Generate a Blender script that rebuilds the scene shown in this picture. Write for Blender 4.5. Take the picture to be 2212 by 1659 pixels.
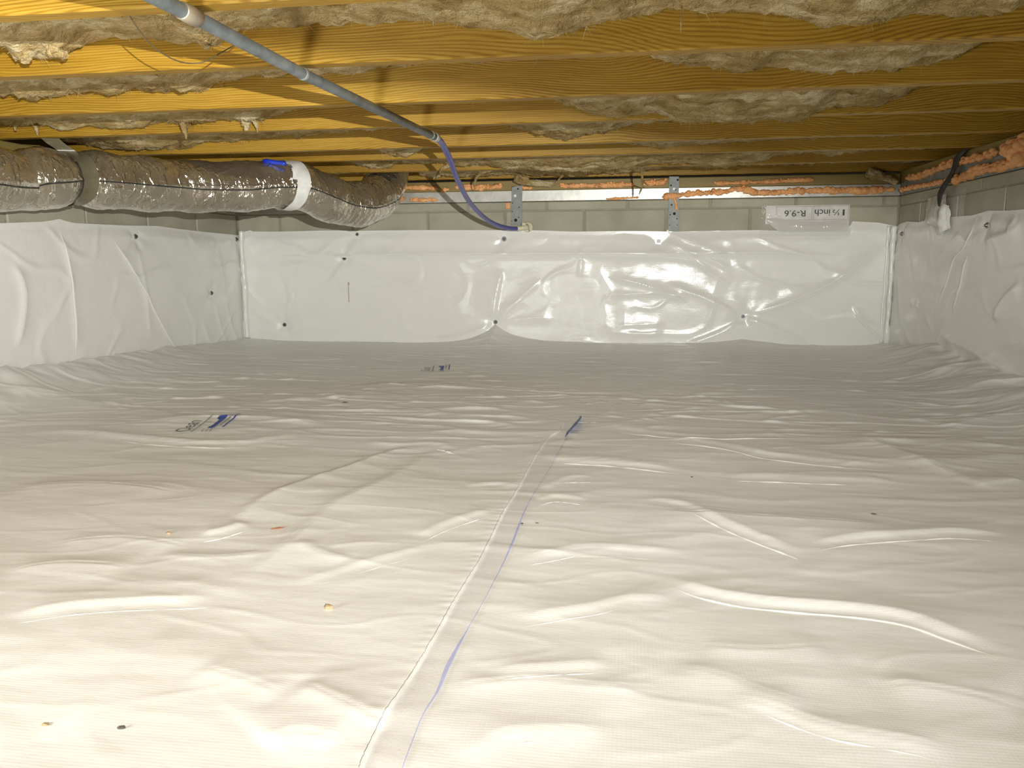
import bpy, bmesh, math, random
import numpy as np
from mathutils import Vector, Matrix

for o in list(bpy.data.objects):
    bpy.data.objects.remove(o)
scene = bpy.context.scene
COL = scene.collection

# ------------------------------------------------------------------ camera
CAM_H = 0.445
cam_data = bpy.data.cameras.new('camera')
cam_data.sensor_width = 36.0
cam_data.lens = 36.0 * 1720 / 2212
cam_data.clip_start = 0.02
cam = bpy.data.objects.new('camera', cam_data)
COL.objects.link(cam)
_f = Vector((-0.14062, 0.97758, -0.15673)); _r = Vector((0.98993, 0.14146, -0.00582)); _u = Vector((-0.01648, 0.15597, 0.98762))
cam.matrix_world = Matrix(((_r.x, _u.x, -_f.x, 0), (_r.y, _u.y, -_f.y, 0), (_r.z, _u.z, -_f.z, CAM_H), (0, 0, 0, 1)))
scene.camera = cam

# ------------------------------------------------------------------ world, exposure
world = bpy.data.worlds.new('crawl_space_dark')
scene.world = world
world.use_nodes = True
world.node_tree.nodes['Background'].inputs[0].default_value = (1, 0.95, 0.85, 1)
world.node_tree.nodes['Background'].inputs[1].default_value = 0.01
scene.view_settings.view_transform = 'Standard'
scene.view_settings.look = 'None'
scene.view_settings.gamma = 1.0
scene.view_settings.use_curve_mapping = False
scene.view_settings.exposure = 0.12

# the flood lamp that lights the place hangs from a joist behind and to the right of the camera
LAMP = Vector((0.42, -0.45, 0.572))
spot = bpy.data.lights.new('flood_lamp_light', 'SPOT')
spot.energy = 410
spot.color = (1.0, 0.995, 0.94)
spot.spot_size = math.radians(130)
spot.spot_blend = 1.0
spot.shadow_soft_size = 0.0045
spot_ob = bpy.data.objects.new('flood_lamp_light', spot)
COL.objects.link(spot_ob)
spot_ob.location = LAMP
spot_ob.rotation_euler = Vector((-0.42, 1.0, 0.52)).to_track_quat('-Z', 'Y').to_euler()

# a second, smaller work light lies on the liner to the lower left, aimed up at the joists
FLAMP = Vector((-0.92, 0.24, 0.165))
FDIR = Vector((0.30, 0.47, 0.83)).normalized()
area = bpy.data.lights.new('floor_lamp_light', 'AREA')
area.shape = 'DISK'
area.size = 0.30
area.energy = 15.5
area.color = (1.0, 1.0, 0.95)
area_ob = bpy.data.objects.new('floor_lamp_light', area)
COL.objects.link(area_ob)
area_ob.location = FLAMP
area_ob.rotation_euler = FDIR.to_track_quat('-Z', 'Y').to_euler()

# ------------------------------------------------------------------ survey of the place, metres
LEFT_TOP=[[2.447, 0.569], [2.643, 0.582], [2.69, 0.589], [2.73, 0.596], [2.764, 0.59], [2.814, 0.584], [3.128, 0.587], [3.363, 0.594], [3.512, 0.587], [3.759, 0.58], [4.098, 0.573]]
BACK_TOP=[[-2.061, 0.588], [-2.008, 0.599], [-1.995, 0.592], [-1.851, 0.59], [-1.592, 0.593], [-1.389, 0.59], [-1.088, 0.59], [-0.493, 0.583], [-0.269, 0.574], [-0.013, 0.574], [0.215, 0.569], [0.462, 0.571], [0.639, 0.572], [0.771, 0.566], [0.987, 0.563], [1.067, 0.589], [1.074, 0.609], [1.197, 0.601], [1.283, 0.582]]
RIGHT_TOP=[[4.071, 0.594], [3.977, 0.6], [3.825, 0.59], [3.689, 0.6], [3.267, 0.592], [3.169, 0.599], [3.132, 0.602], [2.971, 0.593], [2.867, 0.591]]
SCREW_BACK=[[-1.413, 0.571], [-1.489, 0.447], [-1.842, 0.091], [-0.629, 0.54], [-0.677, 0.112], [0.155, 0.522], [0.58, 0.147]]
SCREW_LEFT=[[3.188, 0.543], [3.788, 0.277], [4.085, 0.551]]
SCREW_RIGHT=[[4.039, 0.545], [3.132, 0.55]]
CREASES=[
([[0.029, 1.457], [0.111, 1.416], [0.166, 1.329], [0.217, 1.267], [0.258, 1.22], [0.276, 1.193]], 0.011, 0.01, 0.05),
([[0.273, 1.228], [0.353, 1.273], [0.479, 1.317], [0.547, 1.33], [0.632, 1.315]], 0.01, 0.01, 0.05),
([[0.05, 1.101], [0.093, 1.065], [0.139, 1.037], [0.213, 1.021], [0.297, 1.011], [0.352, 0.991], [0.39, 0.95], [0.42, 0.922], [0.447, 0.904]], 0.014, 0.01, 0.06),
([[-0.636, 1.159], [-0.656, 1.281], [-0.646, 1.374], [-0.618, 1.488], [-0.58, 1.601], [-0.533, 1.753], [-0.452, 1.833]], 0.014, 0.05, 0.012),
([[-0.675, 1.143], [-0.645, 1.162], [-0.619, 1.206]], 0.01, 0.01, 0.03),
([[-0.77, 0.838], [-0.677, 0.885], [-0.566, 0.915], [-0.52, 0.925]], 0.01, 0.01, 0.06),
([[-0.526, 0.925], [-0.522, 1.036], [-0.515, 1.153], [-0.516, 1.319], [-0.478, 1.472], [-0.436, 1.811]], 0.012, 0.06, 0.02),
([[-0.544, 0.607], [-0.543, 0.63], [-0.536, 0.688], [-0.534, 0.764], [-0.538, 0.856]], 0.006, 0.05, 0.012),
([[-1.575, 1.778], [-1.483, 1.826], [-1.348, 1.82], [-1.153, 1.775], [-0.998, 1.759], [-0.901, 1.78], [-0.832, 1.839], [-0.745, 1.834]], 0.014, 0.02, 0.05),
([[-0.634, 1.822], [-0.539, 1.813], [-0.452, 1.833], [-0.391, 1.788]], 0.01, 0.015, 0.03),
([[-1.003, 2.527], [-0.925, 2.583], [-0.797, 2.646], [-0.616, 2.645], [-0.508, 2.59]], 0.018, 0.1, 0.05),
([[-1.312, 1.962], [-1.079, 2.033], [-0.914, 2.027], [-0.774, 1.971]], 0.018, 0.1, 0.05),
([[-1.1, 2.246], [-0.956, 2.407], [-0.7, 2.369]], 0.01, 0.08, 0.08),
([[-1.961, 2.229], [-1.831, 2.311], [-1.526, 2.198]], 0.016, 0.1, 0.06),
([[-2.077, 2.705], [-1.717, 2.431], [-1.426, 2.21]], 0.01, 0.04, 0.06),
([[-0.06, 2.094], [0.06, 2.023], [0.173, 1.982], [0.332, 2.001], [0.472, 2.033]], 0.007, 0.012, 0.04),
([[0.059, 1.969], [0.23, 1.89], [0.323, 1.811], [0.495, 1.751], [0.593, 1.736]], 0.009, 0.015, 0.06),
([[-0.232, 1.789], [-0.173, 1.739], [-0.048, 1.725], [0.071, 1.688], [0.129, 1.672]], 0.012, 0.03, 0.05),
([[0.202, 1.64], [0.33, 1.638], [0.474, 1.638], [0.549, 1.598]], 0.01, 0.03, 0.05),
([[0.558, 2.027], [0.62, 1.847], [0.661, 1.696], [0.703, 1.666]], 0.018, 0.06, 0.03),
([[0.664, 1.612], [0.724, 1.636], [0.788, 1.66]], 0.014, 0.03, 0.04),
([[0.813, 2.166], [0.95, 2.284], [1.084, 2.318]], 0.016, 0.06, 0.04),
([[0.527, 1.949], [0.715, 1.981], [0.929, 1.973]], 0.01, 0.03, 0.05),
([[0.586, 1.742], [0.727, 1.798], [0.886, 1.879]], 0.01, 0.03, 0.05),
([[-0.133, 0.928], [-0.083, 0.954], [-0.031, 0.982], [0.004, 1.008], [0.084, 1.027]], 0.008, 0.01, 0.04),
([[-0.138, 0.785], [-0.125, 0.796], [-0.071, 0.815], [-0.005, 0.836]], 0.008, 0.01, 0.04),
([[-0.137, 0.634], [-0.115, 0.676], [-0.086, 0.691], [-0.003, 0.705]], 0.008, 0.012, 0.04),
([[-0.167, 1.118], [-0.108, 1.154], [-0.06, 1.19], [0.025, 1.192], [0.109, 1.191]], 0.008, 0.012, 0.04),
([[-0.324, 1.177], [-0.295, 1.247], [-0.244, 1.314], [-0.214, 1.331]], 0.008, 0.01, 0.03),
([[-0.453, 0.976], [-0.367, 1.074], [-0.283, 1.161]], 0.006, 0.01, 0.03),
([[-0.186, 0.752], [-0.093, 0.783], [-0.009, 0.78], [0.053, 0.793]], 0.01, 0.03, 0.03),
([[0.104, 0.782], [0.163, 0.751], [0.201, 0.729], [0.239, 0.719], [0.277, 0.71], [0.304, 0.7]], 0.012, 0.02, 0.05),
([[0.056, 0.842], [0.108, 0.819], [0.146, 0.787], [0.192, 0.767]], 0.008, 0.03, 0.03),
([[0.028, 1.401], [0.123, 1.368], [0.278, 1.362], [0.466, 1.343]], 0.012, 0.12, 0.03),
([[0.014, 1.16], [0.007, 0.994], [-0.0, 0.845], [-0.003, 0.687]], 0.003, 0.008, 0.02),
([[-0.339, 0.741], [-0.263, 0.699], [-0.213, 0.674]], 0.012, 0.03, 0.03),
([[-0.461, 0.754], [-0.4, 0.738], [-0.337, 0.714]], 0.01, 0.03, 0.03),
([[-0.327, 0.629], [-0.302, 0.654], [-0.253, 0.646]], 0.01, 0.02, 0.05),
([[-0.702, 1.059], [-0.591, 1.06], [-0.518, 1.092]], 0.008, 0.03, 0.02),
([[-0.506, 1.133], [-0.452, 1.091], [-0.394, 1.071]], 0.008, 0.02, 0.02),
([[-0.311, 1.476], [-0.242, 1.507], [-0.21, 1.473]], 0.008, 0.012, 0.03),
([[-0.156, 1.48], [-0.11, 1.578], [-0.054, 1.592]], 0.006, 0.008, 0.03),
([[-0.157, 1.405], [-0.126, 1.438], [-0.064, 1.425]], 0.006, 0.008, 0.03),
([[-0.141, 2.431], [-0.071, 2.471], [-0.014, 2.429]], 0.012, 0.03, 0.03),
([[0.042, 2.373], [0.123, 2.368]], 0.012, 0.03, 0.03),
([[0.136, 2.347], [0.281, 2.342], [0.451, 2.419]], 0.007, 0.05, 0.05),
([[-0.139, 2.172], [-0.062, 2.168]], 0.008, 0.008, 0.02),
([[0.744, 2.528], [0.829, 2.461], [0.959, 2.537]], 0.01, 0.03, 0.03),
([[-0.583, 2.259], [-0.471, 2.257], [-0.344, 2.236]], 0.006, 0.01, 0.03),
([[0.085, 0.889], [0.163, 0.888], [0.243, 0.905]], 0.008, 0.05, 0.04),
([[0.269, 0.822], [0.334, 0.812], [0.394, 0.786]], 0.01, 0.05, 0.05),
([[-0.899, 1.083], [-0.795, 1.117], [-0.655, 1.094]], 0.01, 0.05, 0.05),
([[-1.209, 1.35], [-1.048, 1.402], [-0.821, 1.352]], 0.012, 0.08, 0.06),
([[-0.885, 0.972], [-0.81, 1.008], [-0.691, 1.006]], 0.01, 0.05, 0.05),
([[-0.013, 2.367], [0.016, 2.814], [0.07, 3.624]], 0.006, 0.012, 0.012)]
FOLDS=[([[0.108, 1.378], [0.162, 1.293], [0.211, 1.233], [0.251, 1.187], [0.269, 1.161]], 0.004, 0.006),
([[0.266, 1.195], [0.344, 1.239], [0.466, 1.282], [0.532, 1.295], [0.615, 1.28]], 0.004, 0.007),
([[0.055, 1.069], [0.09, 1.037], [0.135, 1.009], [0.208, 0.993], [0.289, 0.983], [0.342, 0.964], [0.38, 0.925], [0.408, 0.897], [0.435, 0.88]], 0.005, 0.006),
([[-0.657, 1.112], [-0.628, 1.131], [-0.602, 1.174]], 0.004, 0.006),
([[-0.75, 0.816], [-0.659, 0.861], [-0.551, 0.891], [-0.506, 0.901]], 0.003, 0.004),
([[-0.129, 0.903], [-0.081, 0.929], [-0.03, 0.955], [0.004, 0.981]], 0.003, 0.004),
([[-0.134, 0.763], [-0.121, 0.775], [-0.069, 0.793], [-0.005, 0.814]], 0.003, 0.004),
([[-0.108, 0.66], [-0.084, 0.672], [-0.003, 0.686]], 0.002, 0.004),
([[-0.143, 1.099], [-0.105, 1.123], [-0.059, 1.158]], 0.003, 0.004),
([[-0.315, 1.145], [-0.287, 1.213], [-0.238, 1.279], [-0.208, 1.295]], 0.003, 0.004),
([[-0.44, 0.95], [-0.357, 1.045], [-0.275, 1.13]], 0.002, 0.0035),
([[0.12, 0.763], [0.158, 0.731], [0.195, 0.709], [0.233, 0.7], [0.269, 0.691], [0.296, 0.681]], 0.003, 0.004),
([[-0.058, 2.038], [0.059, 1.968], [0.168, 1.929], [0.323, 1.947], [0.459, 1.978]], 0.004, 0.006),
([[0.057, 1.916], [0.224, 1.839], [0.314, 1.763], [0.482, 1.703], [0.577, 1.689]], 0.004, 0.006),
([[-0.169, 1.692], [-0.047, 1.679], [0.07, 1.642], [0.126, 1.634]], 0.005, 0.01),
([[0.196, 1.596], [0.321, 1.594], [0.461, 1.594]], 0.004, 0.008),
([[-0.44, 1.784], [-0.381, 1.74]], 0.006, 0.01),
([[-1.243, 1.764], [-1.122, 1.728], [-0.971, 1.712], [-0.877, 1.732]], 0.005, 0.01),
([[-0.135, 2.114], [-0.06, 2.11]], 0.005, 0.008),
([[-0.129, 1.532], [-0.052, 1.549]], 0.003, 0.005),
([[-0.153, 1.367], [-0.122, 1.399], [-0.063, 1.387]], 0.003, 0.005),
([[-0.139, 1.124], [-0.065, 1.149], [0.072, 1.155]], 0.002, 0.004),
([[-0.137, 2.35], [-0.069, 2.404], [-0.013, 2.363]], 0.006, 0.02),
([[-0.925, 2.492], [-0.775, 2.575], [-0.599, 2.574]], 0.007, 0.03),
([[0.041, 2.309], [0.12, 2.304]], 0.005, 0.02)]
BACK_RIDGES=[([[0.192, 0.569], [0.307, 0.523], [0.466, 0.458]], 0.01),
([[0.171, 0.524], [0.331, 0.455], [0.468, 0.397], [0.519, 0.34]], 0.012),
([[-0.28, 0.444], [-0.058, 0.45], [0.287, 0.432], [0.424, 0.363], [0.516, 0.299]], 0.01),
([[-0.103, 0.346], [0.107, 0.294], [0.292, 0.225]], 0.01),
([[-0.102, 0.247], [0.2, 0.257], [0.316, 0.213]], 0.008),
([[0.581, 0.147], [0.787, 0.214], [1.0, 0.316], [1.246, 0.504]], 0.016),
([[0.581, 0.147], [0.479, 0.074], [0.299, 0.002]], 0.012),
([[0.581, 0.147], [0.749, 0.076], [0.907, 0.008]], 0.012),
([[0.581, 0.147], [0.429, 0.225], [0.199, 0.317]], 0.012),
([[-0.677, 0.112], [-0.669, 0.247], [-0.638, 0.39]], 0.014),
([[-0.677, 0.112], [-0.701, 0.247], [-0.748, 0.343]], 0.008),
([[-0.677, 0.112], [-0.555, 0.223], [-0.422, 0.342]], 0.01),
([[-0.677, 0.112], [-0.507, 0.127], [-0.362, 0.128]], 0.008),
([[-0.677, 0.112], [-0.851, 0.04], [-1.027, 0.021]], 0.008),
([[-1.491, 0.447], [-1.552, 0.344], [-1.606, 0.295]], 0.006),
([[-1.491, 0.447], [-1.221, 0.319], [-0.947, 0.247]], 0.006),
([[-1.844, 0.09], [-1.824, 0.121], [-1.76, 0.345], [-1.703, 0.443]], 0.006),
([[-2.034, 0.17], [-1.93, 0.12], [-1.844, 0.09]], 0.008),
([[-1.988, 0.039], [-1.774, 0.066], [-1.588, 0.097]], 0.006),
([[1.093, 0.204], [1.163, 0.113], [1.288, 0.012]], 0.014),
([[-0.099, 0.058], [0.112, 0.055], [0.204, 0.072]], 0.008),
([[-0.053, 0.094], [0.204, 0.107]], 0.006),
([[-1.858, 0.461], [-1.092, 0.459], [-0.363, 0.459], [0.331, 0.459], [1.1, 0.45]], 0.016),
([[-0.233, 0.447], [-0.244, 0.341]], 0.008)]
LEFT_RIDGES=[([[3.002, 0.55], [3.081, 0.467], [3.19, 0.329], [3.277, 0.204], [3.404, 0.056], [3.516, 0.006]], 0.005),
([[2.729, 0.55], [2.748, 0.38], [2.741, 0.084]], 0.008),
([[3.185, 0.535], [3.207, 0.329], [3.226, 0.085]], 0.006),
([[3.788, 0.277], [3.837, 0.116], [3.918, -0.012]], 0.008),
([[3.903, 0.255], [3.958, 0.107], [4.046, -0.014]], 0.008),
([[3.661, 0.154], [3.734, 0.032], [3.867, -0.026]], 0.008),
([[3.864, 0.516], [3.891, 0.351], [3.924, 0.23]], 0.005),
([[2.471, 0.45], [2.507, 0.323], [2.449, 0.135]], 0.012)]
RIGHT_RIDGES=[([[3.216, 0.581], [3.286, 0.481], [3.385, 0.429], [3.455, 0.318], [3.563, 0.188]], 0.006),
([[2.9, 0.566], [2.94, 0.522]], 0.006),
([[3.26, 0.455], [3.297, 0.323], [3.364, 0.212]], 0.008),
([[3.87, 0.239], [3.663, 0.211], [3.539, 0.122]], 0.012),
([[4.036, 0.427], [3.95, 0.17], [3.769, 0.038]], 0.01),
([[3.129, 0.495], [2.924, 0.522], [2.859, 0.549]], 0.012),
([[3.001, 0.221], [2.914, 0.306], [2.821, 0.356]], 0.014),
([[3.489, 0.127], [3.17, 0.105], [2.763, 0.057]], 0.016)]
SAG={
 0:[[-1.312, 0.928], [-1.295, 0.886], [-1.254, 0.866], [-1.199, 0.879], [-1.156, 0.889], [-1.122, 0.909], [-1.06, 0.903], [-0.999, 0.898], [-0.969, 0.891], [-0.898, 0.892], [-0.848, 0.875], [-0.827, 0.896], [-0.767, 0.902], [-0.679, 0.909], [-0.601, 0.914], [-0.413, 0.907], [-0.358, 0.899], [-0.322, 0.889], [-0.231, 0.881], [-0.169, 0.868], [-0.116, 0.874], [-0.055, 0.889], [0.031, 0.902], [0.199, 0.906], [0.282, 0.882], [0.363, 0.866], [0.42, 0.86], [0.482, 0.873], [0.521, 0.881], [0.598, 0.875], [0.653, 0.861], [0.683, 0.883]],
 1:[[-1.668, 0.883], [-1.626, 0.893], [-1.588, 0.866], [-1.533, 0.875], [-1.465, 0.882], [-1.411, 0.886], [-1.372, 0.879], [-1.332, 0.88], [-1.292, 0.89], [-1.227, 0.883], [-1.162, 0.889], [-1.137, 0.877], [-1.099, 0.881], [-1.059, 0.903], [-0.983, 0.911], [-0.834, 0.911], [-0.664, 0.91], [-0.581, 0.924], [-0.291, 0.931], [0.03, 0.928], [0.074, 0.909], [0.106, 0.897], [0.17, 0.895], [0.213, 0.888], [0.255, 0.876], [0.297, 0.877], [0.359, 0.881], [0.462, 0.869], [0.534, 0.864], [0.604, 0.865], [0.643, 0.877], [0.691, 0.885], [0.73, 0.888], [0.767, 0.912], [0.804, 0.93]],
 2:[[-2.001, 0.883], [-1.952, 0.874], [-1.886, 0.884], [-1.791, 0.862], [-1.677, 0.869], [-1.583, 0.864], [-1.504, 0.864], [-1.472, 0.872], [-1.364, 0.874], [-1.333, 0.868], [-1.211, 0.874], [-1.181, 0.869], [-1.121, 0.867], [-1.06, 0.896], [-0.625, 0.922], [-0.24, 0.916], [-0.186, 0.886], [-0.132, 0.861], [-0.079, 0.852], [-0.026, 0.848], [0.039, 0.856], [0.091, 0.857], [0.13, 0.834], [0.208, 0.826], [0.285, 0.821], [0.36, 0.824], [0.436, 0.817], [0.485, 0.824], [0.509, 0.842], [0.545, 0.859], [0.581, 0.854], [0.618, 0.857], [0.678, 0.859], [0.749, 0.877], [0.782, 0.906]],
 3:[[-2.39, 0.896], [-2.041, 0.887], [-1.948, 0.865], [-1.892, 0.857], [-1.78, 0.849], [-1.631, 0.854], [-1.556, 0.877], [-1.267, 0.881], [-1.091, 0.889], [-0.746, 0.919], [-0.448, 0.915], [-0.391, 0.894], [-0.334, 0.876], [-0.285, 0.864], [-0.221, 0.853], [-0.157, 0.856], [-0.094, 0.865], [-0.015, 0.891], [0.047, 0.901], [0.517, 0.913], [0.951, 0.914]],
 4:[[-1.624, 0.883], [-1.224, 0.892], [-1.068, 0.893], [-1.03, 0.883], [-0.973, 0.864], [-0.897, 0.853], [-0.839, 0.87], [-0.763, 0.895], [-0.104, 0.887], [0.159, 0.861], [0.246, 0.862], [0.416, 0.882], [1.072, 0.889]],
 5:[[-1.613, 0.89], [-1.3, 0.893], [-1.201, 0.87], [-1.169, 0.855], [-1.103, 0.858], [-1.037, 0.877], [-0.823, 0.872], [-0.738, 0.85], [-0.632, 0.858], [-0.569, 0.847], [-0.424, 0.834], [-0.321, 0.825], [-0.198, 0.819], [-0.117, 0.825], [0.083, 0.848], [0.28, 0.844], [0.397, 0.834], [0.513, 0.837], [0.626, 0.869], [1.217, 0.887]],
 6:[[-1.718, 0.921], [-1.568, 0.89], [-0.833, 0.852], [-0.595, 0.861], [-0.408, 0.852], [-0.292, 0.846], [-0.086, 0.855], [0.094, 0.871], [0.962, 0.885], [1.295, 0.878]],
}
DUCT=[[-1.98, 2.22, 0.691], [-1.965, 2.33, 0.698], [-1.93, 2.45, 0.711], [-1.893, 2.57, 0.723], [-1.847, 2.69, 0.724], [-1.793, 2.8, 0.723], [-1.723, 2.93, 0.726], [-1.639, 3.02, 0.729], [-1.533, 3.12, 0.737], [-1.431, 3.2, 0.748], [-1.365, 3.28, 0.744], [-1.316, 3.36, 0.718], [-1.271, 3.46, 0.693], [-1.216, 3.58, 0.69], [-1.179, 3.72, 0.726], [-1.165, 3.83, 0.791], [-1.17, 3.9, 0.872]]
PIPE=[[-0.707, 1.163, 0.828], [-0.687, 1.242, 0.828], [-0.675, 1.663, 0.828], [-0.612, 2.569, 0.828]]
HOSE=[[-0.623, 2.6, 0.834], [-0.616, 2.68, 0.821], [-0.627, 2.85, 0.789], [-0.643, 3.02, 0.75], [-0.665, 3.35, 0.688], [-0.661, 3.65, 0.637], [-0.633, 3.87, 0.604], [-0.585, 4.0, 0.59], [-0.551, 4.06, 0.589]]
FITTING=[[-0.559, 4.07, 0.59], [-0.529, 4.07, 0.599], [-0.505, 4.07, 0.605], [-0.496, 4.07, 0.589]]
WIRE=[[-0.822, 1.29, 0.85], [-0.831, 1.32, 0.84], [-0.845, 1.38, 0.826], [-0.842, 1.42, 0.815], [-0.836, 1.46, 0.811], [-0.831, 1.5, 0.816], [-0.813, 1.52, 0.824], [-0.799, 1.55, 0.845], [-0.784, 1.58, 0.867], [-0.773, 1.6, 0.891]]
STRAPS=[[-0.593, 0.608], [-0.538, 0.607], [-0.532, 0.807], [-0.587, 0.799], [0.201, 0.571], [0.251, 0.571], [0.246, 0.835], [0.199, 0.836]]
CARD=[[0.65, 0.691], [1.064, 0.691], [1.066, 0.56], [0.64, 0.56], [0.716, 0.683], [0.886, 0.685], [0.891, 0.619], [0.718, 0.63], [0.892, 0.685], [1.054, 0.685], [1.06, 0.619], [0.896, 0.619], [0.804, 0.649], [0.973, 0.651]]
BLACK=[[3.356, 0.844], [3.412, 0.82], [3.421, 0.778], [3.446, 0.745], [3.474, 0.72], [3.495, 0.686], [3.472, 0.639]]
BLUE=[[-1.461, 3.13, 0.836], [-1.385, 3.13, 0.827]]
TAG=[[-1.538, 4.09, 0.833], [-1.487, 4.09, 0.8]]
SEAM_R=[[-0.188, 0.608], [-0.189, 0.621], [-0.191, 0.692], [-0.188, 0.743], [-0.19, 0.8], [-0.185, 0.877], [-0.178, 0.984], [-0.173, 1.136], [-0.172, 1.323], [-0.164, 1.51], [-0.15, 1.755], [-0.141, 1.945], [-0.128, 2.099]]
SEAM_L=[[-0.223, 0.603], [-0.226, 0.629], [-0.226, 0.687], [-0.222, 0.756], [-0.218, 0.85], [-0.215, 0.965], [-0.208, 1.113], [-0.206, 1.306], [-0.201, 1.474], [-0.199, 1.687], [-0.185, 1.915], [-0.165, 1.98], [-0.162, 2.095]]
DEBRIS=[[-0.56, 1.184], [-0.37, 0.917], [-0.472, 0.641], [0.432, 1.406], [-0.167, 1.272], [-0.723, 1.137], [-0.844, 2.29], [-0.548, 0.636], [0.138, 1.611], [-0.143, 1.28]]
FOAM={'u1': [[-1.201, 0.808], [-1.083, 0.806], [-0.973, 0.799]], 'u2': [[-0.949, 0.787], [-0.912, 0.796]], 'u3': [[-0.883, 0.805], [-0.767, 0.798], [-0.635, 0.805]], 'u4': [[-0.533, 0.794], [-0.481, 0.793]], 'u5': [[-0.336, 0.799], [-0.224, 0.8], [-0.109, 0.8], [0.028, 0.802]], 'u6': [[0.062, 0.806], [0.187, 0.81]], 'u7': [[0.421, 0.799], [0.542, 0.799], [0.716, 0.804], [0.888, 0.808]], 'l1': [[-1.221, 0.743], [-1.146, 0.753]], 'l2': [[-1.114, 0.743], [-0.974, 0.741]], 'l3': [[-0.108, 0.732], [0.052, 0.738]], 'l4': [[0.166, 0.737], [0.323, 0.752], [0.434, 0.755], [0.543, 0.77], [0.632, 0.751], [0.891, 0.756], [1.083, 0.752], [1.261, 0.758]]}
FOAM_R={'u': [[3.99, 0.798], [3.823, 0.79], [3.614, 0.803], [3.471, 0.806], [3.216, 0.797], [3.104, 0.802]], 'l': [[4.089, 0.751], [3.843, 0.748], [3.576, 0.742]], 'l2': [[3.503, 0.737], [3.369, 0.742], [3.206, 0.75], [3.059, 0.75], [2.887, 0.751]], 'big': [[3.0, 0.798], [2.932, 0.785], [2.889, 0.758], [2.9, 0.818]]}

# ------------------------------------------------------------------ measured constants (metres; floor z = 0, far wall at y = 4.12)
XL, XR, YB, YF = -2.08, 1.285, 4.12, -2.2
JB = 0.8426                      # underside of the joists
WT = 0.726                       # top of the block walls
rng = random.Random(7)
nrg = np.random.default_rng(11)

# ------------------------------------------------------------------ helpers
def tag(o, label=None, cat=None, group=None, kind=None):
    if label: o['label'] = label
    if cat: o['category'] = cat
    if group: o['group'] = group
    if kind: o['kind'] = kind
    return o

def link(name, me, mat=None, parent=None):
    o = bpy.data.objects.new(name, me)
    COL.objects.link(o)
    if mat is not None and me is not None and not me.materials:
        me.materials.append(mat)
    if parent is not None:
        o.parent = parent
    return o

def empty(name, loc=(0, 0, 0)):
    o = bpy.data.objects.new(name, None)
    o.empty_display_size = 0.05
    o.location = loc
    COL.objects.link(o)
    return o

def mesh_np(name, V, Q, smooth=True):
    """mesh from numpy vertex array (n,3) and quad array (m,4)"""
    V = np.asarray(V, dtype=np.float32); Q = np.asarray(Q, dtype=np.int32)
    me = bpy.data.meshes.new(name)
    k = Q.shape[1]
    me.vertices.add(len(V)); me.vertices.foreach_set('co', V.ravel())
    me.loops.add(Q.size); me.loops.foreach_set('vertex_index', Q.ravel())
    me.polygons.add(len(Q))
    me.polygons.foreach_set('loop_start', np.arange(0, Q.size, k, dtype=np.int32))
    me.polygons.foreach_set('use_smooth', np.full(len(Q), smooth, dtype=bool))
    me.update(calc_edges=True)
    me.validate()
    return me

def grid_quads(nu, nv, wrap_u=False):
    """vertex index = v*nu + u"""
    u = np.arange(nu if wrap_u else nu - 1); v = np.arange(nv - 1)
    U, Vv = np.meshgrid(u, v)
    a = Vv * nu + U; b = Vv * nu + (U + 1) % nu
    return np.stack([a, b, b + nu, a + nu], -1).reshape(-1, 4)

def bm_obj(name, bm, mat=None, parent=None, smooth=False):
    me = bpy.data.meshes.new(name)
    bmesh.ops.recalc_face_normals(bm, faces=bm.faces)
    for f in bm.faces: f.smooth = smooth
    bm.to_mesh(me); bm.free()
    return link(name, me, mat, parent)

def add_box(bm, lo, hi, bevel=0.0):
    c = [(a + b) / 2 for a, b in zip(lo, hi)]; s = [abs(b - a) for a, b in zip(lo, hi)]
    r = bmesh.ops.create_cube(bm, size=1.0, matrix=Matrix.Translation(c) @ Matrix.Diagonal((*s, 1)))
    if bevel > 0:
        es = list({e for v in r['verts'] for e in v.link_edges})
        bmesh.ops.bevel(bm, geom=es, offset=bevel, segments=1, affect='EDGES', profile=0.5)
    return r

def box(name, lo, hi, mat, parent=None, bevel=0.0):
    bm = bmesh.new(); add_box(bm, lo, hi, bevel)
    return bm_obj(name, bm, mat, parent)

def catmull(P, n):
    P = np.asarray(P, float)
    d = np.concatenate([[0], np.cumsum(np.linalg.norm(np.diff(P, axis=0), axis=1))])
    Q = np.vstack([2 * P[0] - P[1], P, 2 * P[-1] - P[-2]])
    out = []
    for t in np.linspace(0, d[-1], n):
        i = min(np.searchsorted(d, t, side='right') - 1, len(P) - 2)
        u = (t - d[i]) / max(d[i + 1] - d[i], 1e-9)
        p0, p1, p2, p3 = Q[i:i + 4]
        out.append(0.5 * ((2 * p1) + (-p0 + p2) * u + (2 * p0 - 5 * p1 + 4 * p2 - p3) * u * u + (-p0 + 3 * p1 - 3 * p2 + p3) * u ** 3))
    return np.array(out)

def frames(C, ref=(0, 0, 1)):
    T = np.gradient(C, axis=0); T /= np.linalg.norm(T, axis=1)[:, None]
    N = []; n = np.array(ref, float)
    for t in T:
        n = n - t * (n @ t); n /= np.linalg.norm(n); N.append(n.copy())
    N = np.array(N); B = np.cross(T, N)
    return T, N, B

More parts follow.
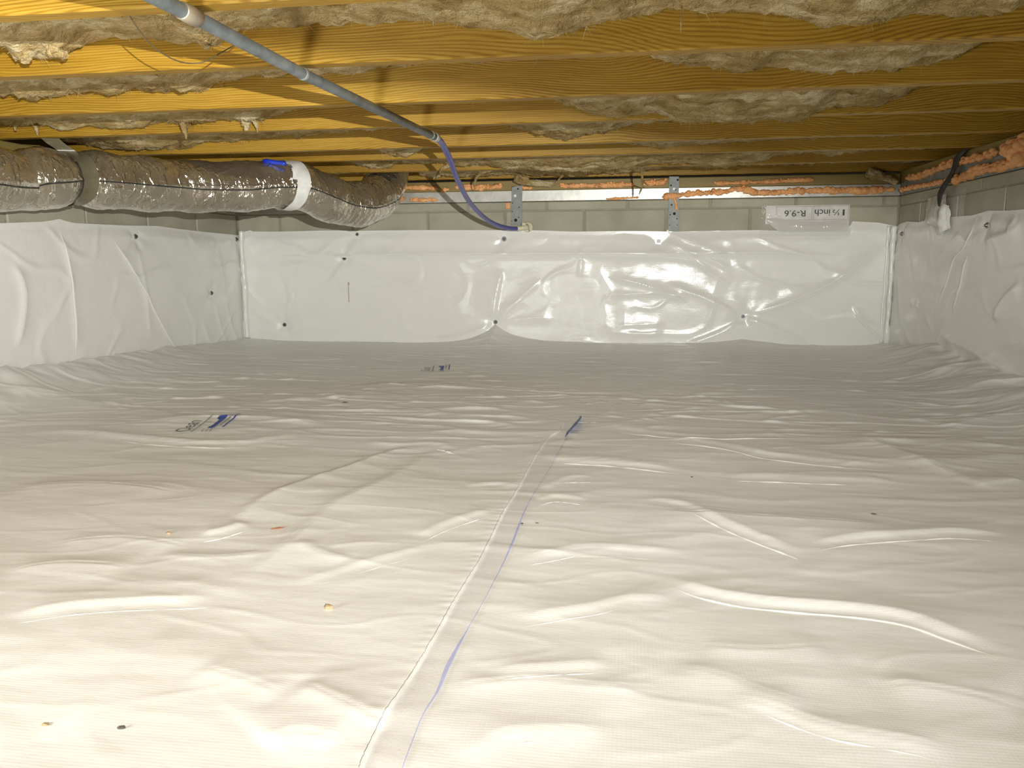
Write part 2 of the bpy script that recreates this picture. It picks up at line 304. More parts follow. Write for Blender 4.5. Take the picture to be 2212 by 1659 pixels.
def tube_mesh(name, C, R, seg=16, ref=(0, 0, 1), caps=True):
    C = np.asarray(C, float); T, N, B = frames(C, ref)
    R = np.broadcast_to(np.asarray(R, float), (len(C),)) if np.ndim(R) < 2 else R
    a = np.linspace(0, 2 * math.pi, seg, endpoint=False)
    rr = R[:, None] if np.ndim(R) == 1 else R
    V = C[:, None, :] + rr[..., None] * (np.cos(a)[None, :, None] * N[:, None, :] + np.sin(a)[None, :, None] * B[:, None, :])
    me = mesh_np(name, V.reshape(-1, 3), grid_quads(seg, len(C), True))
    if caps:
        bm = bmesh.new(); bm.from_mesh(me); bm.verts.ensure_lookup_table()
        n = len(C)
        f1 = bm.faces.new([bm.verts[i] for i in range(seg)][::-1]); f2 = bm.faces.new([bm.verts[(n - 1) * seg + i] for i in range(seg)])
        bm.to_mesh(me); bm.free()
    return me

# gradient noise on numpy arrays ------------------------------------------------
_perm = nrg.permutation(512).astype(np.int64)
_perm = np.concatenate([_perm, _perm])
_ang = nrg.uniform(0, 2 * math.pi, 512); _gx, _gy = np.cos(_ang), np.sin(_ang)
def pn(x, y, seed=0):
    x = np.asarray(x, float) + seed * 17.31; y = np.asarray(y, float) + seed * 9.77
    xi = np.floor(x).astype(np.int64); yi = np.floor(y).astype(np.int64); fx = x - xi; fy = y - yi
    u = fx ** 3 * (fx * (fx * 6 - 15) + 10); v = fy ** 3 * (fy * (fy * 6 - 15) + 10)
    def g(i, j):
        h = _perm[(_perm[i % 512] + j) % 512]
        return h
    def d(i, j, a, b):
        h = g(i, j); return _gx[h] * a + _gy[h] * b
    n0 = d(xi, yi, fx, fy); n1 = d(xi + 1, yi, fx - 1, fy)
    n2 = d(xi, yi + 1, fx, fy - 1); n3 = d(xi + 1, yi + 1, fx - 1, fy - 1)
    return ((n0 + (n1 - n0) * u) + ((n2 + (n3 - n2) * u) - (n0 + (n1 - n0) * u)) * v) * 1.5
def fbm(x, y, oct=4, seed=0, gain=0.5):
    s = 0; a = 1.0; f = 1.0
    for k in range(oct):
        s = s + a * pn(x * f, y * f, seed + k); a *= gain; f *= 2.03
    return s

def smooth01(t):
    t = np.clip(t, 0, 1); return t * t * (3 - 2 * t)

def ridge_field(X, Y, pts, h, wa, wb, out):
    """raise a crease along a polyline: wa / wb are the widths on its two sides; tapers at both ends"""
    P = catmull(pts, max(8, 6 * len(pts)))
    m = 3.0 * max(wa, wb)
    sel = (X > P[:, 0].min() - m) & (X < P[:, 0].max() + m) & (Y > P[:, 1].min() - m) & (Y < P[:, 1].max() + m)
    if not sel.any(): return
    x = X[sel]; y = Y[sel]
    best = np.full(x.shape, 1e9); side = np.zeros(x.shape); par = np.zeros(x.shape)
    L = np.concatenate([[0], np.cumsum(np.linalg.norm(np.diff(P, axis=0), axis=1))]); tot = L[-1]
    for i in range(len(P) - 1):
        a = P[i]; d = P[i + 1] - a; l2 = d @ d + 1e-12
        t = np.clip(((x - a[0]) * d[0] + (y - a[1]) * d[1]) / l2, 0, 1)
        dx = x - a[0] - t * d[0]; dy = y - a[1] - t * d[1]
        dist = np.hypot(dx, dy); upd = dist < best
        best = np.where(upd, dist, best)
        side = np.where(upd, np.sign(d[0] * dy - d[1] * dx), side)
        par = np.where(upd, (L[i] + t * (L[i + 1] - L[i])) / tot, par)
    w = np.where(side < 0, wa, wb)
    prof = np.exp(-best / w * 1.3)
    prof = prof * (1 - 0.35 * np.exp(-(best / 0.0025) ** 2))
    end = smooth01(par / 0.22) * smooth01((1 - par) / 0.22)
    out[sel] += h * prof * end

# ------------------------------------------------------------------ materials
def new_mat(name):
    m = bpy.data.materials.new(name); m.use_nodes = True
    nt = m.node_tree; return m, nt, nt.nodes['Principled BSDF']

def N(nt, typ, **kw):
    n = nt.nodes.new(typ)
    for k, v in kw.items():
        if k in n.inputs: n.inputs[k].default_value = v
        else: setattr(n, k, v)
    return n

def noise(nt, vec, scale, detail=3.0, rough=0.5):
    n = N(nt, 'ShaderNodeTexNoise'); n.inputs['Scale'].default_value = scale
    n.inputs['Detail'].default_value = detail; n.inputs['Roughness'].default_value = rough
    nt.links.new(vec, n.inputs['Vector']); return n.outputs['Fac']

def coords(nt, scale=(1, 1, 1), rand=False):
    tc = N(nt, 'ShaderNodeTexCoord'); mp = N(nt, 'ShaderNodeMapping'); mp.inputs['Scale'].default_value = scale
    nt.links.new(tc.outputs['Object'], mp.inputs['Vector'])
    if rand:
        oi = N(nt, 'ShaderNodeObjectInfo'); mul = N(nt, 'ShaderNodeMath', operation='MULTIPLY'); mul.inputs[1].default_value = 37.0
        nt.links.new(oi.outputs['Random'], mul.inputs[0])
        cb = N(nt, 'ShaderNodeCombineXYZ')
        for i in range(3): nt.links.new(mul.outputs[0], cb.inputs[i])
        nt.links.new(cb.outputs[0], mp.inputs['Location'])
    return mp.outputs['Vector']

def ramp(nt, fac, stops):
    r = N(nt, 'ShaderNodeValToRGB'); e = r.color_ramp.elements
    while len(e) < len(stops): e.new(0.5)
    for k, (p, c) in enumerate(stops): e[k].position = p; e[k].color = (*c, 1)
    nt.links.new(fac, r.inputs['Fac']); return r.outputs['Color']

def math2(nt, op, a, b):
    m = N(nt, 'ShaderNodeMath', operation=op)
    for i, v in enumerate((a, b)):
        if hasattr(v, 'is_linked') or hasattr(v, 'node'): nt.links.new(v, m.inputs[i])
        else: m.inputs[i].default_value = v
    return m.outputs[0]

def bump(nt, bsdf, h, strength=0.3, dist=0.002):
    b = N(nt, 'ShaderNodeBump'); b.inputs['Strength'].default_value = strength; b.inputs['Distance'].default_value = dist
    nt.links.new(h, b.inputs['Height'])
    nt.links.new(b.outputs['Normal'], bsdf.inputs['Normal']); return b

def plain(name, col, rough=0.5, metal=0.0, bscale=0, bstr=0.2, var=0.12, bdist=0.002):
    m, nt, b = new_mat(name)
    b.inputs['Roughness'].default_value = rough; b.inputs['Metallic'].default_value = metal
    v = coords(nt); f = noise(nt, v, 25, 4)
    lo = tuple(c * (1 - var) for c in col); hi = tuple(min(1, c * (1 + var)) for c in col)
    nt.links.new(ramp(nt, f, [(0.3, lo), (0.7, hi)]), b.inputs['Base Color'])
    if bscale: bump(nt, b, noise(nt, v, bscale, 4), bstr, bdist)
    return m

def liner_mat(name, rough, wrinkle):
    m, nt, b = new_mat(name)
    v = coords(nt)
    nt.links.new(ramp(nt, noise(nt, v, 2.5, 3), [(0.3, (0.85, 0.85, 0.815)), (0.7, (0.88, 0.88, 0.845))]), b.inputs['Base Color'])
    b.inputs['Roughness'].default_value = rough
    b.inputs['IOR'].default_value = 1.5
    # woven reinforcement showing through the film, and soft crumpling
    tc = N(nt, 'ShaderNodeTexCoord'); sp = N(nt, 'ShaderNodeSeparateXYZ'); nt.links.new(tc.outputs['Object'], sp.inputs[0])
    def comb(sock):
        s = math2(nt, 'SINE', math2(nt, 'MULTIPLY', sock, 2 * math.pi / 0.0042), 0.0)
        return s
    g = math2(nt, 'ADD', comb(sp.outputs[0]), math2(nt, 'ADD', comb(sp.outputs[1]), comb(sp.outputs[2])))
    cr = noise(nt, coords(nt, (14, 30, 30)), 1.0, 4, 0.55)
    h = math2(nt, 'ADD', math2(nt, 'MULTIPLY', g, 0.012), math2(nt, 'MULTIPLY', cr, wrinkle))
    bump(nt, b, h, 0.5, 0.004)
    return m

M = {}
M['liner_floor'] = liner_mat('white_floor_liner', 0.36, 0.5)
M['liner_wall'] = liner_mat('white_glossy_wall_liner', 0.20, 0.5)
M['tape'] = plain('white_seam_tape', (0.80, 0.79, 0.77), 0.3, 0, 300, 0.15, 0.03)
M['tape_blue'] = plain('blue_print_edge', (0.50, 0.52, 0.80), 0.4, var=0.15)
M['ink_blue'] = plain('blue_ink', (0.05, 0.09, 0.40), 0.45)
M['ink_dark'] = plain('dark_ink', (0.09, 0.12, 0.13), 0.45)
M['ink_grey'] = plain('grey_ink', (0.42, 0.42, 0.42), 0.45)
M['ink_black'] = plain('black_ink', (0.015, 0.015, 0.018), 0.45)
M['foam'] = plain('orange_spray_foam', (0.92, 0.42, 0.17), 0.55, 0, 60, 0.4, 0.25, 0.004)
M['galv'] = plain('galvanised_sheet', (0.52, 0.52, 0.48), 0.38, 0.55, 12, 0.2, 0.12, 0.006)
M['strap_steel'] = plain('galvanised_strap', (0.25, 0.27, 0.26), 0.55, 0.3, 80, 0.2, 0.18)
M['hole_shade'] = plain('hole_shade', (0.01, 0.01, 0.01), 0.8)  # near-black colour standing in for the shade inside small holes
M['screw'] = plain('dark_screw', (0.10, 0.10, 0.10), 0.35, 0.7)
M['washer'] = plain('grey_washer', (0.28, 0.27, 0.27), 0.4, 0.5)
M['pipe'] = plain('weathered_grey_conduit', (0.20, 0.225, 0.235), 0.45, 0.35, 60, 0.35, 0.35)
M['copper'] = plain('tarnished_solder', (0.42, 0.36, 0.27), 0.4, 0.6)
M['hose'] = plain('blue_plastic_hose', (0.07, 0.075, 0.33), 0.35, 0, 40, 0.1)
M['cream'] = plain('cream_plastic', (0.66, 0.62, 0.45), 0.4)
M['white_strap'] = plain('white_strap', (0.86, 0.86, 0.84), 0.42)
M['blue_plastic'] = plain('bright_blue_plastic', (0.02, 0.05, 0.62), 0.35)
M['wire'] = plain('dull_wire', (0.22, 0.17, 0.10), 0.4, 0.6)
M['black_strip'] = plain('black_tarpaper', (0.035, 0.033, 0.03), 0.55, 0, 60, 0.5, 0.3)
M['tag_blue'] = plain('pale_blue_plate', (0.50, 0.58, 0.68), 0.35, 0.3)
M['mortar'] = plain('mortar', (0.33, 0.32, 0.25), 0.9, 0, 120, 0.4)
M['earth'] = plain('packed_earth', (0.20, 0.16, 0.11), 0.95, 0, 30, 0.5, 0.3)
M['sub'] = plain('subfloor_plywood', (0.42, 0.28, 0.13), 0.7, 0, 40, 0.2)
M['chip_brown'] = plain('brown_chip', (0.25, 0.10, 0.05), 0.8)
M['chip_tan'] = plain('tan_chip', (0.42, 0.31, 0.18), 0.8)
M['drip'] = plain('faint_drip_stain', (0.50, 0.42, 0.33), 0.6)
M['chip_dark'] = plain('dark_chip', (0.10, 0.09, 0.07), 0.8)
M['card'] = plain('pale_label_card', (0.74, 0.72, 0.70), 0.3)
M['lamp_black'] = plain('black_lamp_housing', (0.03, 0.03, 0.03), 0.5)

def block_mat():
    m, nt, b = new_mat('concrete_block')
    v = coords(nt, rand=True)
    c1 = ramp(nt, noise(nt, v, 6, 5), [(0.3, (0.36, 0.35, 0.265)), (0.7, (0.47, 0.455, 0.36))])
    nt.links.new(c1, b.inputs['Base Color']); b.inputs['Roughness'].default_value = 0.85
    bump(nt, b, noise(nt, v, 140, 4, 0.6), 0.5, 0.003)
    return m
M['block'] = block_mat()

def wood_mat(name, dark, mid, light, knots=True):
    m, nt, b = new_mat(name)
    v = coords(nt, (1, 1, 1), rand=True)
    sp = N(nt, 'ShaderNodeSeparateXYZ'); nt.links.new(v, sp.inputs[0])
    def sv(sx, sy, sz):
        mp = N(nt, 'ShaderNodeMapping'); mp.inputs['Scale'].default_value = (sx, sy, sz); nt.links.new(v, mp.inputs['Vector']); return mp.outputs[0]
    warp = math2(nt, 'MULTIPLY', math2(nt, 'SUBTRACT', noise(nt, sv(1.25, 2.6, 2.6), 1.0, 2.0, 0.45), 0.5), 0.21)
    # knots: the grain bends round them
    vo = N(nt, 'ShaderNodeTexVoronoi'); vo.inputs['Scale'].default_value = 1.0; vo.inputs['Randomness'].default_value = 1.0
    nt.links.new(sv(0.62, 1.6, 2.4), vo.inputs['Vector'])
    kd = vo.outputs['Distance']
    kw = math2(nt, 'MULTIPLY', math2(nt, 'POWER', 2.718, math2(nt, 'MULTIPLY', math2(nt, 'POWER', kd, 2.0), -30.0)), 0.07)
    ring = math2(nt, 'ADD', math2(nt, 'ADD', math2(nt, 'ADD', sp.outputs[2], math2(nt, 'MULTIPLY', sp.outputs[1], 0.6)), warp), kw)
    fine = math2(nt, 'MULTIPLY', noise(nt, sv(2.5, 45, 45), 1.0, 3, 0.6), 0.011)
    ph = math2(nt, 'MULTIPLY', math2(nt, 'ADD', ring, fine), 2 * math.pi / 0.0062)
    s = math2(nt, 'ADD', math2(nt, 'MULTIPLY', math2(nt, 'SINE', ph, 0.0), 0.5), 0.5)
    s2 = math2(nt, 'POWER', s, 2.2)
    fib = noise(nt, sv(6, 250, 250), 1.0, 3, 0.6)
    blot = noise(nt, sv(2, 6, 6), 1.0, 3)
    amp = math2(nt, 'MULTIPLY', noise(nt, sv(1.1, 9, 9), 1.0, 2), 0.5)
    grain = math2(nt, 'ADD', math2(nt, 'MULTIPLY', s2, amp), math2(nt, 'ADD', math2(nt, 'MULTIPLY', fib, 0.38), math2(nt, 'MULTIPLY', blot, 0.42)))
    c = ramp(nt, grain, [(0.22, light), (0.5, mid), (0.85, dark)])
    kn = ramp(nt, kd, [(0.0, (0.30, 0.18, 0.06)), (0.03, (0.5, 0.34, 0.14)), (0.055, (1, 1, 1))])
    mx = N(nt, 'ShaderNodeMix', data_type='RGBA', blend_type='MULTIPLY'); mx.inputs[0].default_value = 0.8 if knots else 0.0
    nt.links.new(c, mx.inputs[6]); nt.links.new(kn, mx.inputs[7])
    nt.links.new(mx.outputs[2], b.inputs['Base Color'])
    b.inputs['Roughness'].default_value = 0.55
    bump(nt, b, math2(nt, 'ADD', math2(nt, 'MULTIPLY', s2, 0.5), fib), 0.25, 0.0012)
    return m
M['wood'] = wood_mat('pine_joist', (0.15, 0.072, 0.003), (0.35, 0.190, 0.010), (0.54, 0.35, 0.06))
M['wood2'] = wood_mat('sill_pine', (0.18, 0.12, 0.03), (0.27, 0.20, 0.06), (0.35, 0.27, 0.10), False)

def insul_mat():
    m, nt, b = new_mat('pinkish_fibreglass')
    v = coords(nt)
    vs = coords(nt, (3.5, 16, 16))
    n1 = noise(nt, vs, 1.6, 6, 0.65); n2 = noise(nt, v, 11, 5, 0.6)
    c = ramp(nt, math2(nt, 'ADD', math2(nt, 'MULTIPLY', n1, 0.6), math2(nt, 'MULTIPLY', n2, 0.4)),
             [(0.33, (0.28, 0.17, 0.050)), (0.5, (0.62, 0.45, 0.205)), (0.62, (0.94, 0.79, 0.50))])
    nt.links.new(c, b.inputs['Base Color'])
    b.inputs['Roughness'].default_value = 1.0
    b.inputs['Specular IOR Level'].default_value = 0.1
    b.inputs['Subsurface Weight'].default_value = 0.08
    b.inputs['Subsurface Radius'].default_value = (0.02, 0.015, 0.01)
    h = math2(nt, 'ADD', noise(nt, coords(nt, (12, 45, 45)), 1.5, 6, 0.7), noise(nt, v, 60, 4, 0.7))
    bump(nt, b, h, 1.0, 0.02)
    return m
M['insul'] = insul_mat()

def duct_mat():
    m, nt, b = new_mat('metallised_duct_film')
    v = coords(nt)
    nt.links.new(ramp(nt, noise(nt, v, 9, 4), [(0.3, (0.60, 0.555, 0.465)), (0.7, (0.78, 0.735, 0.64))]), b.inputs['Base Color'])
    b.inputs['Metallic'].default_value = 0.9; b.inputs['Roughness'].default_value = 0.15
    b.inputs['Coat Weight'].default_value = 0.35; b.inputs['Coat Roughness'].default_value = 0.05
    rg = math2(nt, 'ABSOLUTE', math2(nt, 'SUBTRACT', noise(nt, coords(nt, (20, 20, 8)), 1.0, 3, 0.5), 0.5), 0.0)
    h = math2(nt, 'SUBTRACT', math2(nt, 'ADD', math2(nt, 'MULTIPLY', noise(nt, v, 20, 4, 0.55), 0.6), math2(nt, 'MULTIPLY', noise(nt, v, 80, 3, 0.6), 0.3)), math2(nt, 'MULTIPLY', math2(nt, 'MINIMUM', rg, 0.06), 9.0))
    bump(nt, b, h, 0.6, 0.010)
    return m
M['duct'] = duct_mat()

def film_mat(name, alpha, col):
    m, nt, b = new_mat(name)
    b.inputs['Base Color'].default_value = (*col, 1); b.inputs['Roughness'].default_value = 0.12
    b.inputs['Alpha'].default_value = alpha
    bump(nt, b, noise(nt, coords(nt), 45, 3), 0.5, 0.006)
    return m
M['strap_film'] = plain('dull_strap_film', (0.15, 0.135, 0.085), 0.3)
M['film'] = film_mat('clear_film', 0.14, (0.82, 0.82, 0.78))
M['film_milky'] = film_mat('milky_film', 0.72, (0.80, 0.79, 0.75))

# ------------------------------------------------------------------ the setting: ground, block walls, subfloor
fl = tag(box('floor', (XL - 0.3, YF - 0.3, -0.30), (XR + 0.3, YB + 0.3, -0.06), M['earth']), kind='structure')
ceil = tag(box('ceiling', (XL - 0.3, YF - 0.3, JB + 0.236), (XR + 0.3, YB + 0.3, JB + 0.26), M['sub']), kind='structure')
wall_b = tag(box('wall_back', (XL - 0.2, YB + 0.004, -0.06), (XR + 0.2, YB + 0.2, WT - 0.002), M['mortar']), kind='structure')
wall_l = tag(box('wall_left', (XL - 0.2, YF, -0.06), (XL - 0.004, YB + 0.004, WT - 0.002), M['mortar']), kind='structure')
wall_r = tag(box('wall_right', (XR + 0.004, YF, -0.06), (XR + 0.2, YB + 0.004, WT - 0.002), M['mortar']), kind='structure')
wall_f = tag(box('wall_front', (XL - 0.2, YF - 0.2, -0.06), (XR + 0.2, YF, JB + 0.236), M['block']), kind='structure')

def block_mesh(l, h):
    bm = bmesh.new(); add_box(bm, (-l / 2, -0.02, -h / 2), (l / 2, 0.02, h / 2), 0.004)
    me = bpy.data.meshes.new('block'); bm.to_mesh(me); bm.free(); me.materials.append(M['block']); return me
B_full = block_mesh(0.396, 0.192); B_cap = block_mesh(0.396, 0.042)
ZB, ZC = 0.582, 0.704
def blocks(wall, axis, fixed, lo, hi, joint_b, joint_c, rot):
    for me, z, j in ((B_full, ZB, joint_b), (B_cap, ZC, joint_c)):
        k0 = math.floor((lo - j) / 0.4064)
        s = j + k0 * 0.4064
        while s < hi:
            a, b = max(s, lo), min(s + 0.4064, hi)
            if b - a > 0.06:
                full = (b - a) > 0.40
                o = bpy.data.objects.new('block', me); COL.objects.link(o); o.parent = wall
                mid = (a + b) / 2; jit = rng.uniform(-0.0015, 0.0015)
                o.location = (mid, fixed + 0.02 + jit, z) if axis == 0 else (fixed + rot * (0.02 + jit), mid, z)
                if axis == 1: o.rotation_euler.z = math.radians(90)
                if not full: o.scale.x = (b - a - 0.01) / 0.396
            s += 0.4064
blocks(wall_b, 0, YB, XL, XR, -0.624, -0.410, 1)
blocks(wall_l, 1, XL, 1.6, YB - 0.0, 3.289, 3.09, -1)
blocks(wall_r, 1, XR, 1.6, YB - 0.0, 3.017, 3.22, 1)

# sill build-up on the walls: pale metal flashing strip, then a pine plate under the joists
def sill_plate(name, lo, hi, label):
    return tag(box(name, lo, hi, M['wood2'], bevel=0.003), label, 'sill plate', 'sill plates on the block walls')
sill_plate('sill_plate', (XL - 0.15, YB + 0.002, 0.782), (XR - 0.002, YB + 0.14, 0.832), 'pine sill plate over the shiny metal strip on the far block wall')
sill_plate('sill_plate', (XR, 1.4, 0.790), (XR + 0.14, YB + 0.14, JB), 'pine sill plate above the grey strip on the wall with torn clear tape')
sill_plate('sill_plate', (XL - 0.14, 1.4, 0.782), (XL, YB - 0.0, JB), 'pine sill plate behind the foil duct')
tag(box('metal_flashing', (XL + 0.6, YB - 0.002, WT + 0.001), (XR, YB + 0.12, 0.782), M['galv'], bevel=0.002), 'long shiny galvanised strip between orange foam lines on the far wall', 'flashing')
tag(box('sill_strip', (XR - 0.001, 1.4, WT + 0.001), (XR + 0.12, YB - 0.003, 0.790), M['strap_steel'], bevel=0.002), 'grey strip between two orange foam lines on the wall with torn clear tape', 'flashing')
tag(box('sill_strip', (XL - 0.12, 1.4, WT + 0.001), (XL + 0.001, YB - 0.003, 0.782), M['strap_steel'], bevel=0.002), 'grey strip on the block wall behind the foil duct', 'flashing')

# ------------------------------------------------------------------ joists
JOIST_Y = {0: 1.253, 1: 1.659, 2: 2.069, 3: 2.458, 4: 2.900, 5: 3.262, 6: 3.680, 7: 4.135}
JX0, JX1 = XL - 0.13, XR + 0.13
def joist_mesh(name, seed):
    """a sawn plank, 38 mm x 235 mm, very slightly bowed"""
    n = 40; xs = np.linspace(JX0, JX1, n)
    prof = [(-.019 + .003, 0), (.019 - .003, 0), (.019, .003), (.019, .232), (.016, .235), (-.016, .235), (-.019, .232), (-.019, .003)]
    V = []
    for x in xs:
        b = 0.004 * math.sin(x * 1.3 + seed) + 0.0015 * math.sin(x * 5 + 2 * seed)
        t = 0.002 * math.sin(x * 0.9 + seed * 3)
        for (y, z) in prof: V.append((x - (JX0 + JX1) / 2, y + b + 0.019, z + (t if z < .1 else 0)))
    me = mesh_np(name, V, grid_quads(8, n, True), False)
    bm = bmesh.new(); bm.from_mesh(me); bm.verts.ensure_lookup_table()
    bm.faces.new([bm.verts[i] for i in range(8)]); bm.faces.new([bm.verts[(n - 1) * 8 + i] for i in range(8)][::-1])
    bmesh.ops.recalc_face_normals(bm, faces=bm.faces); bm.to_mesh(me); bm.free()
    return me
JLAB = {7: 'end joist lying on the sill of the far block wall', 6: 'second joist from the far block wall', 5: 'third joist from the far block wall',
        4: 'fourth joist from the far block wall', 3: 'fifth joist from the far block wall, lit along its lower edge', 2: 'sixth joist from the far block wall, with arched grain round a knot',
        1: 'seventh joist from the far block wall, wide golden face below sagging fibreglass', 0: 'eighth joist from the far block wall, above the grey pipe coupling'}
for k, y in JOIST_Y.items():
    o = link('floor_joist', joist_mesh('floor_joist', k), M['wood']); o.location = ((JX0 + JX1) / 2, y, JB)
    tag(o, JLAB[k], 'joist', 'floor joists overhead')
for k in range(1, 9):
    o = link('joist', joist_mesh('joist', k + 20), M['wood'], ceil); o.location = ((JX0 + JX1) / 2, 1.253 - k * 0.4064, JB)
for nm, x0, x1, lab in (('rim_joist', XR + 0.132, XR + 0.17, 'rim board closing the joist ends above the wall with torn tape'), ('rim_joist', XL - 0.17, XL - 0.132, 'rim board closing the joist ends behind the duct')):
    tag(box(nm, (x0, YF, JB - 0.001), (x1, YB + 0.2, JB + 0.235), M['wood2']), lab, 'rim board')

# ------------------------------------------------------------------ floor liner
def floor_h(X, Y):
    X = np.asarray(X, float); Y = np.asarray(Y, float)
    Z = 0.009 * fbm(X * 0.9, Y * 1.1, 2, 1) + 0.0022 * fbm(X * 1.6, Y * 4.2, 3, 5)
    r = 1 - np.abs(fbm(X * 1.5 + 0.3 * Y, Y * 3.4, 2, 9)); Z += (0.0012 + 0.0018 * smooth01((Y - 1.5) / 0.8)) * np.clip(r - 0.80, 0, 1) / 0.20
    r2 = 1 - np.abs(fbm(X * 3.0 - 0.5 * Y, Y * 8.0, 2, 14)); Z += (0.0005 + 0.0008 * smooth01((Y - 1.5) / 0.8)) * np.clip(r2 - 0.86, 0, 1) / 0.14
    Z += 0.0004 * fbm(X * 9, Y * 24, 2, 21)
    far = smooth01((Y - 1.5) / 0.9)                      # slacker, more rumpled away from the taped part
    r3 = 1 - np.abs(fbm(X * 1.3 + 0.2 * Y, Y * 5.0, 2, 52)); Z += far * 0.0040 * np.clip(r3 - 0.86, 0, 1) / 0.14
    r4 = 1 - np.abs(fbm(X * 2.6 - 0.4 * Y, Y * 7.0, 1, 57)); Z += far * 0.0026 * np.clip(r4 - 0.90, 0, 1) / 0.10
    C = np.zeros_like(Z)
    for pts, h, wa, wb in CREASES:
        ridge_field(X, Y, pts, h, wa, wb, C)
    Z += 0.5 * C
    # taped seam: flat strip, puckered along its left edge
    sx = np.interp(Y, [p[1] for p in SEAM_L], [p[0] for p in SEAM_L])
    inr = (Y > 0.3) & (Y < 2.1)
    d = X - sx
    Z += np.where(inr, 0.0032 * smooth01((-d + 0.004) / 0.008) * np.exp(-np.clip(-d, 0, None) / 0.05), 0)
    Z += np.where(inr & (d < 0), 0.00028 * np.sin(Y * 300 + 5 * pn(X * 4, Y * 9, 3)) * np.exp(-(d / 0.018) ** 2), 0)
    # the sheet climbs the foot of the side walls
    yl = np.interp(Y, [0.0, 2.4, 3.0, 4.1], [0.07, 0.078, 0.052, 0.012])
    Z += yl * smooth01(1 - (X - XL) / 0.34) ** 1.4 * (1 + 0.25 * fbm(X * 5, Y * 7, 2, 30))
    yr = np.interp(Y, [0.0, 2.7, 3.5, 4.1], [0.06, 0.05, 0.065, 0.01])
    Z += yr * smooth01(1 - (XR - X) / 0.36) ** 1.2 * (1 + 0.45 * fbm(X * 4, Y * 6, 2, 33))
    # pulled up to two fasteners in the far wall
    db = YB - Y
    for fx, fh, fw in ((-0.677, 0.095, 0.11), (0.58, 0.03, 0.16)):
        Z += fh * np.exp(-np.abs(X - fx) / fw) * np.exp(-(db / 0.16) ** 1.3)
    return Z + 0.004

ys = np.concatenate([np.linspace(YF, 0.40, 60)[:-1], np.linspace(0.40, 1.6, 290)[:-1], np.linspace(1.6, YB - 0.004, 420)])
xs = np.linspace(XL + 0.003, XR - 0.003, 700)
GX, GY = np.meshgrid(xs, ys)
GZ = floor_h(GX, GY)
liner = link('floor_liner', mesh_np('floor_liner', np.stack([GX, GY, GZ], -1).reshape(-1, 3), grid_quads(len(xs), len(ys))), M['liner_floor'])
tag(liner, 'wrinkled white plastic liner sheet covering the whole crawl space ground', 'liner')

def ground(x, y):
    """height of the liner surface at points (bilinear lookup in the sheet)"""
    x = np.atleast_1d(np.asarray(x, float)); y = np.atleast_1d(np.asarray(y, float))
    i = np.clip(np.searchsorted(xs, x) - 1, 0, len(xs) - 2); j = np.clip(np.searchsorted(ys, y) - 1, 0, len(ys) - 2)
    u = (x - xs[i]) / (xs[i + 1] - xs[i]); v = (y - ys[j]) / (ys[j + 1] - ys[j])
    return (GZ[j, i] * (1 - u) + GZ[j, i + 1] * u) * (1 - v) + (GZ[j + 1, i] * (1 - u) + GZ[j + 1, i + 1] * u) * v

def strip_on_floor(name, left, right, nacross, nalong, lift, mat, parent, edge_jit=0.0):
    Lc = catmull(left, nalong); Rc = catmull(right, nalong)
    V = []
    for a, b in zip(Lc, Rc):
        a = a + np.array([rng.uniform(-1, 1) * edge_jit, 0]); b = b + np.array([rng.uniform(-1, 1) * edge_jit, 0])
        for t in np.linspace(0, 1, nacross):
            p = a * (1 - t) + b * t; V.append((p[0], p[1], 0))
    V = np.array(V); V[:, 2] = ground(V[:, 0], V[:, 1]) + lift
    return link(name, mesh_np(name, V, grid_quads(nacross, nalong)), mat, parent)

seam_tape = strip_on_floor('seam_tape', SEAM_L, SEAM_R, 12, 400, 0.0012, M['tape'], liner)
seam_tape['label'] = 'long straight strip of white tape over the liner seam'
# printed blue margin showing along the right edge of the tape, wide in two places
SR = catmull(SEAM_R, 300)
wide = 0.0008 + 0.0040 * np.exp(-((SR[:, 1] - 0.80) / 0.06) ** 2) + 0.0026 * np.exp(-((SR[:, 1] - 1.22) / 0.12) ** 2)
strip_on_floor('blue_tape_edge', SR.tolist(), (SR + np.stack([wide, 0 * wide], 1)).tolist(), 3, 300, 0.0014, M['tape_blue'], seam_tape)['label'] = 'pale blue printed edge of the tape'
rag = np.array([[p[0] + 0.001, p[1]] for p in SEAM_L])
strip_on_floor('stitched_tape_edge', (rag - [0.002, 0]).tolist(), (rag + [0.002, 0]).tolist(), 3, 500, 0.0014, M['white_strap'], seam_tape, 0.0005)['label'] = 'ridged white edge of the tape'
# the curled blue end of the tape
tip = catmull([(-0.146, 1.93), (-0.137, 2.02), (-0.127, 2.11), (-0.119, 2.19)], 14)
V = []
for k, p in enumerate(tip):
    t = k / 13; w = 0.012 * math.sin(math.pi * min(1, t * 1.05)) ** 0.8 + 0.0006; z = ground(p[0], p[1])[0]
    V += [(p[0] - w * 0.3, p[1], z + 0.002), (p[0] + w, p[1], z + 0.003 + 0.010 * math.sin(math.pi * t))]
link('curled_tape_end', mesh_np('curled_tape_end', V, grid_quads(2, 14)), M['ink_blue'], seam_tape)['label'] = 'dark blue curled end of the tape'

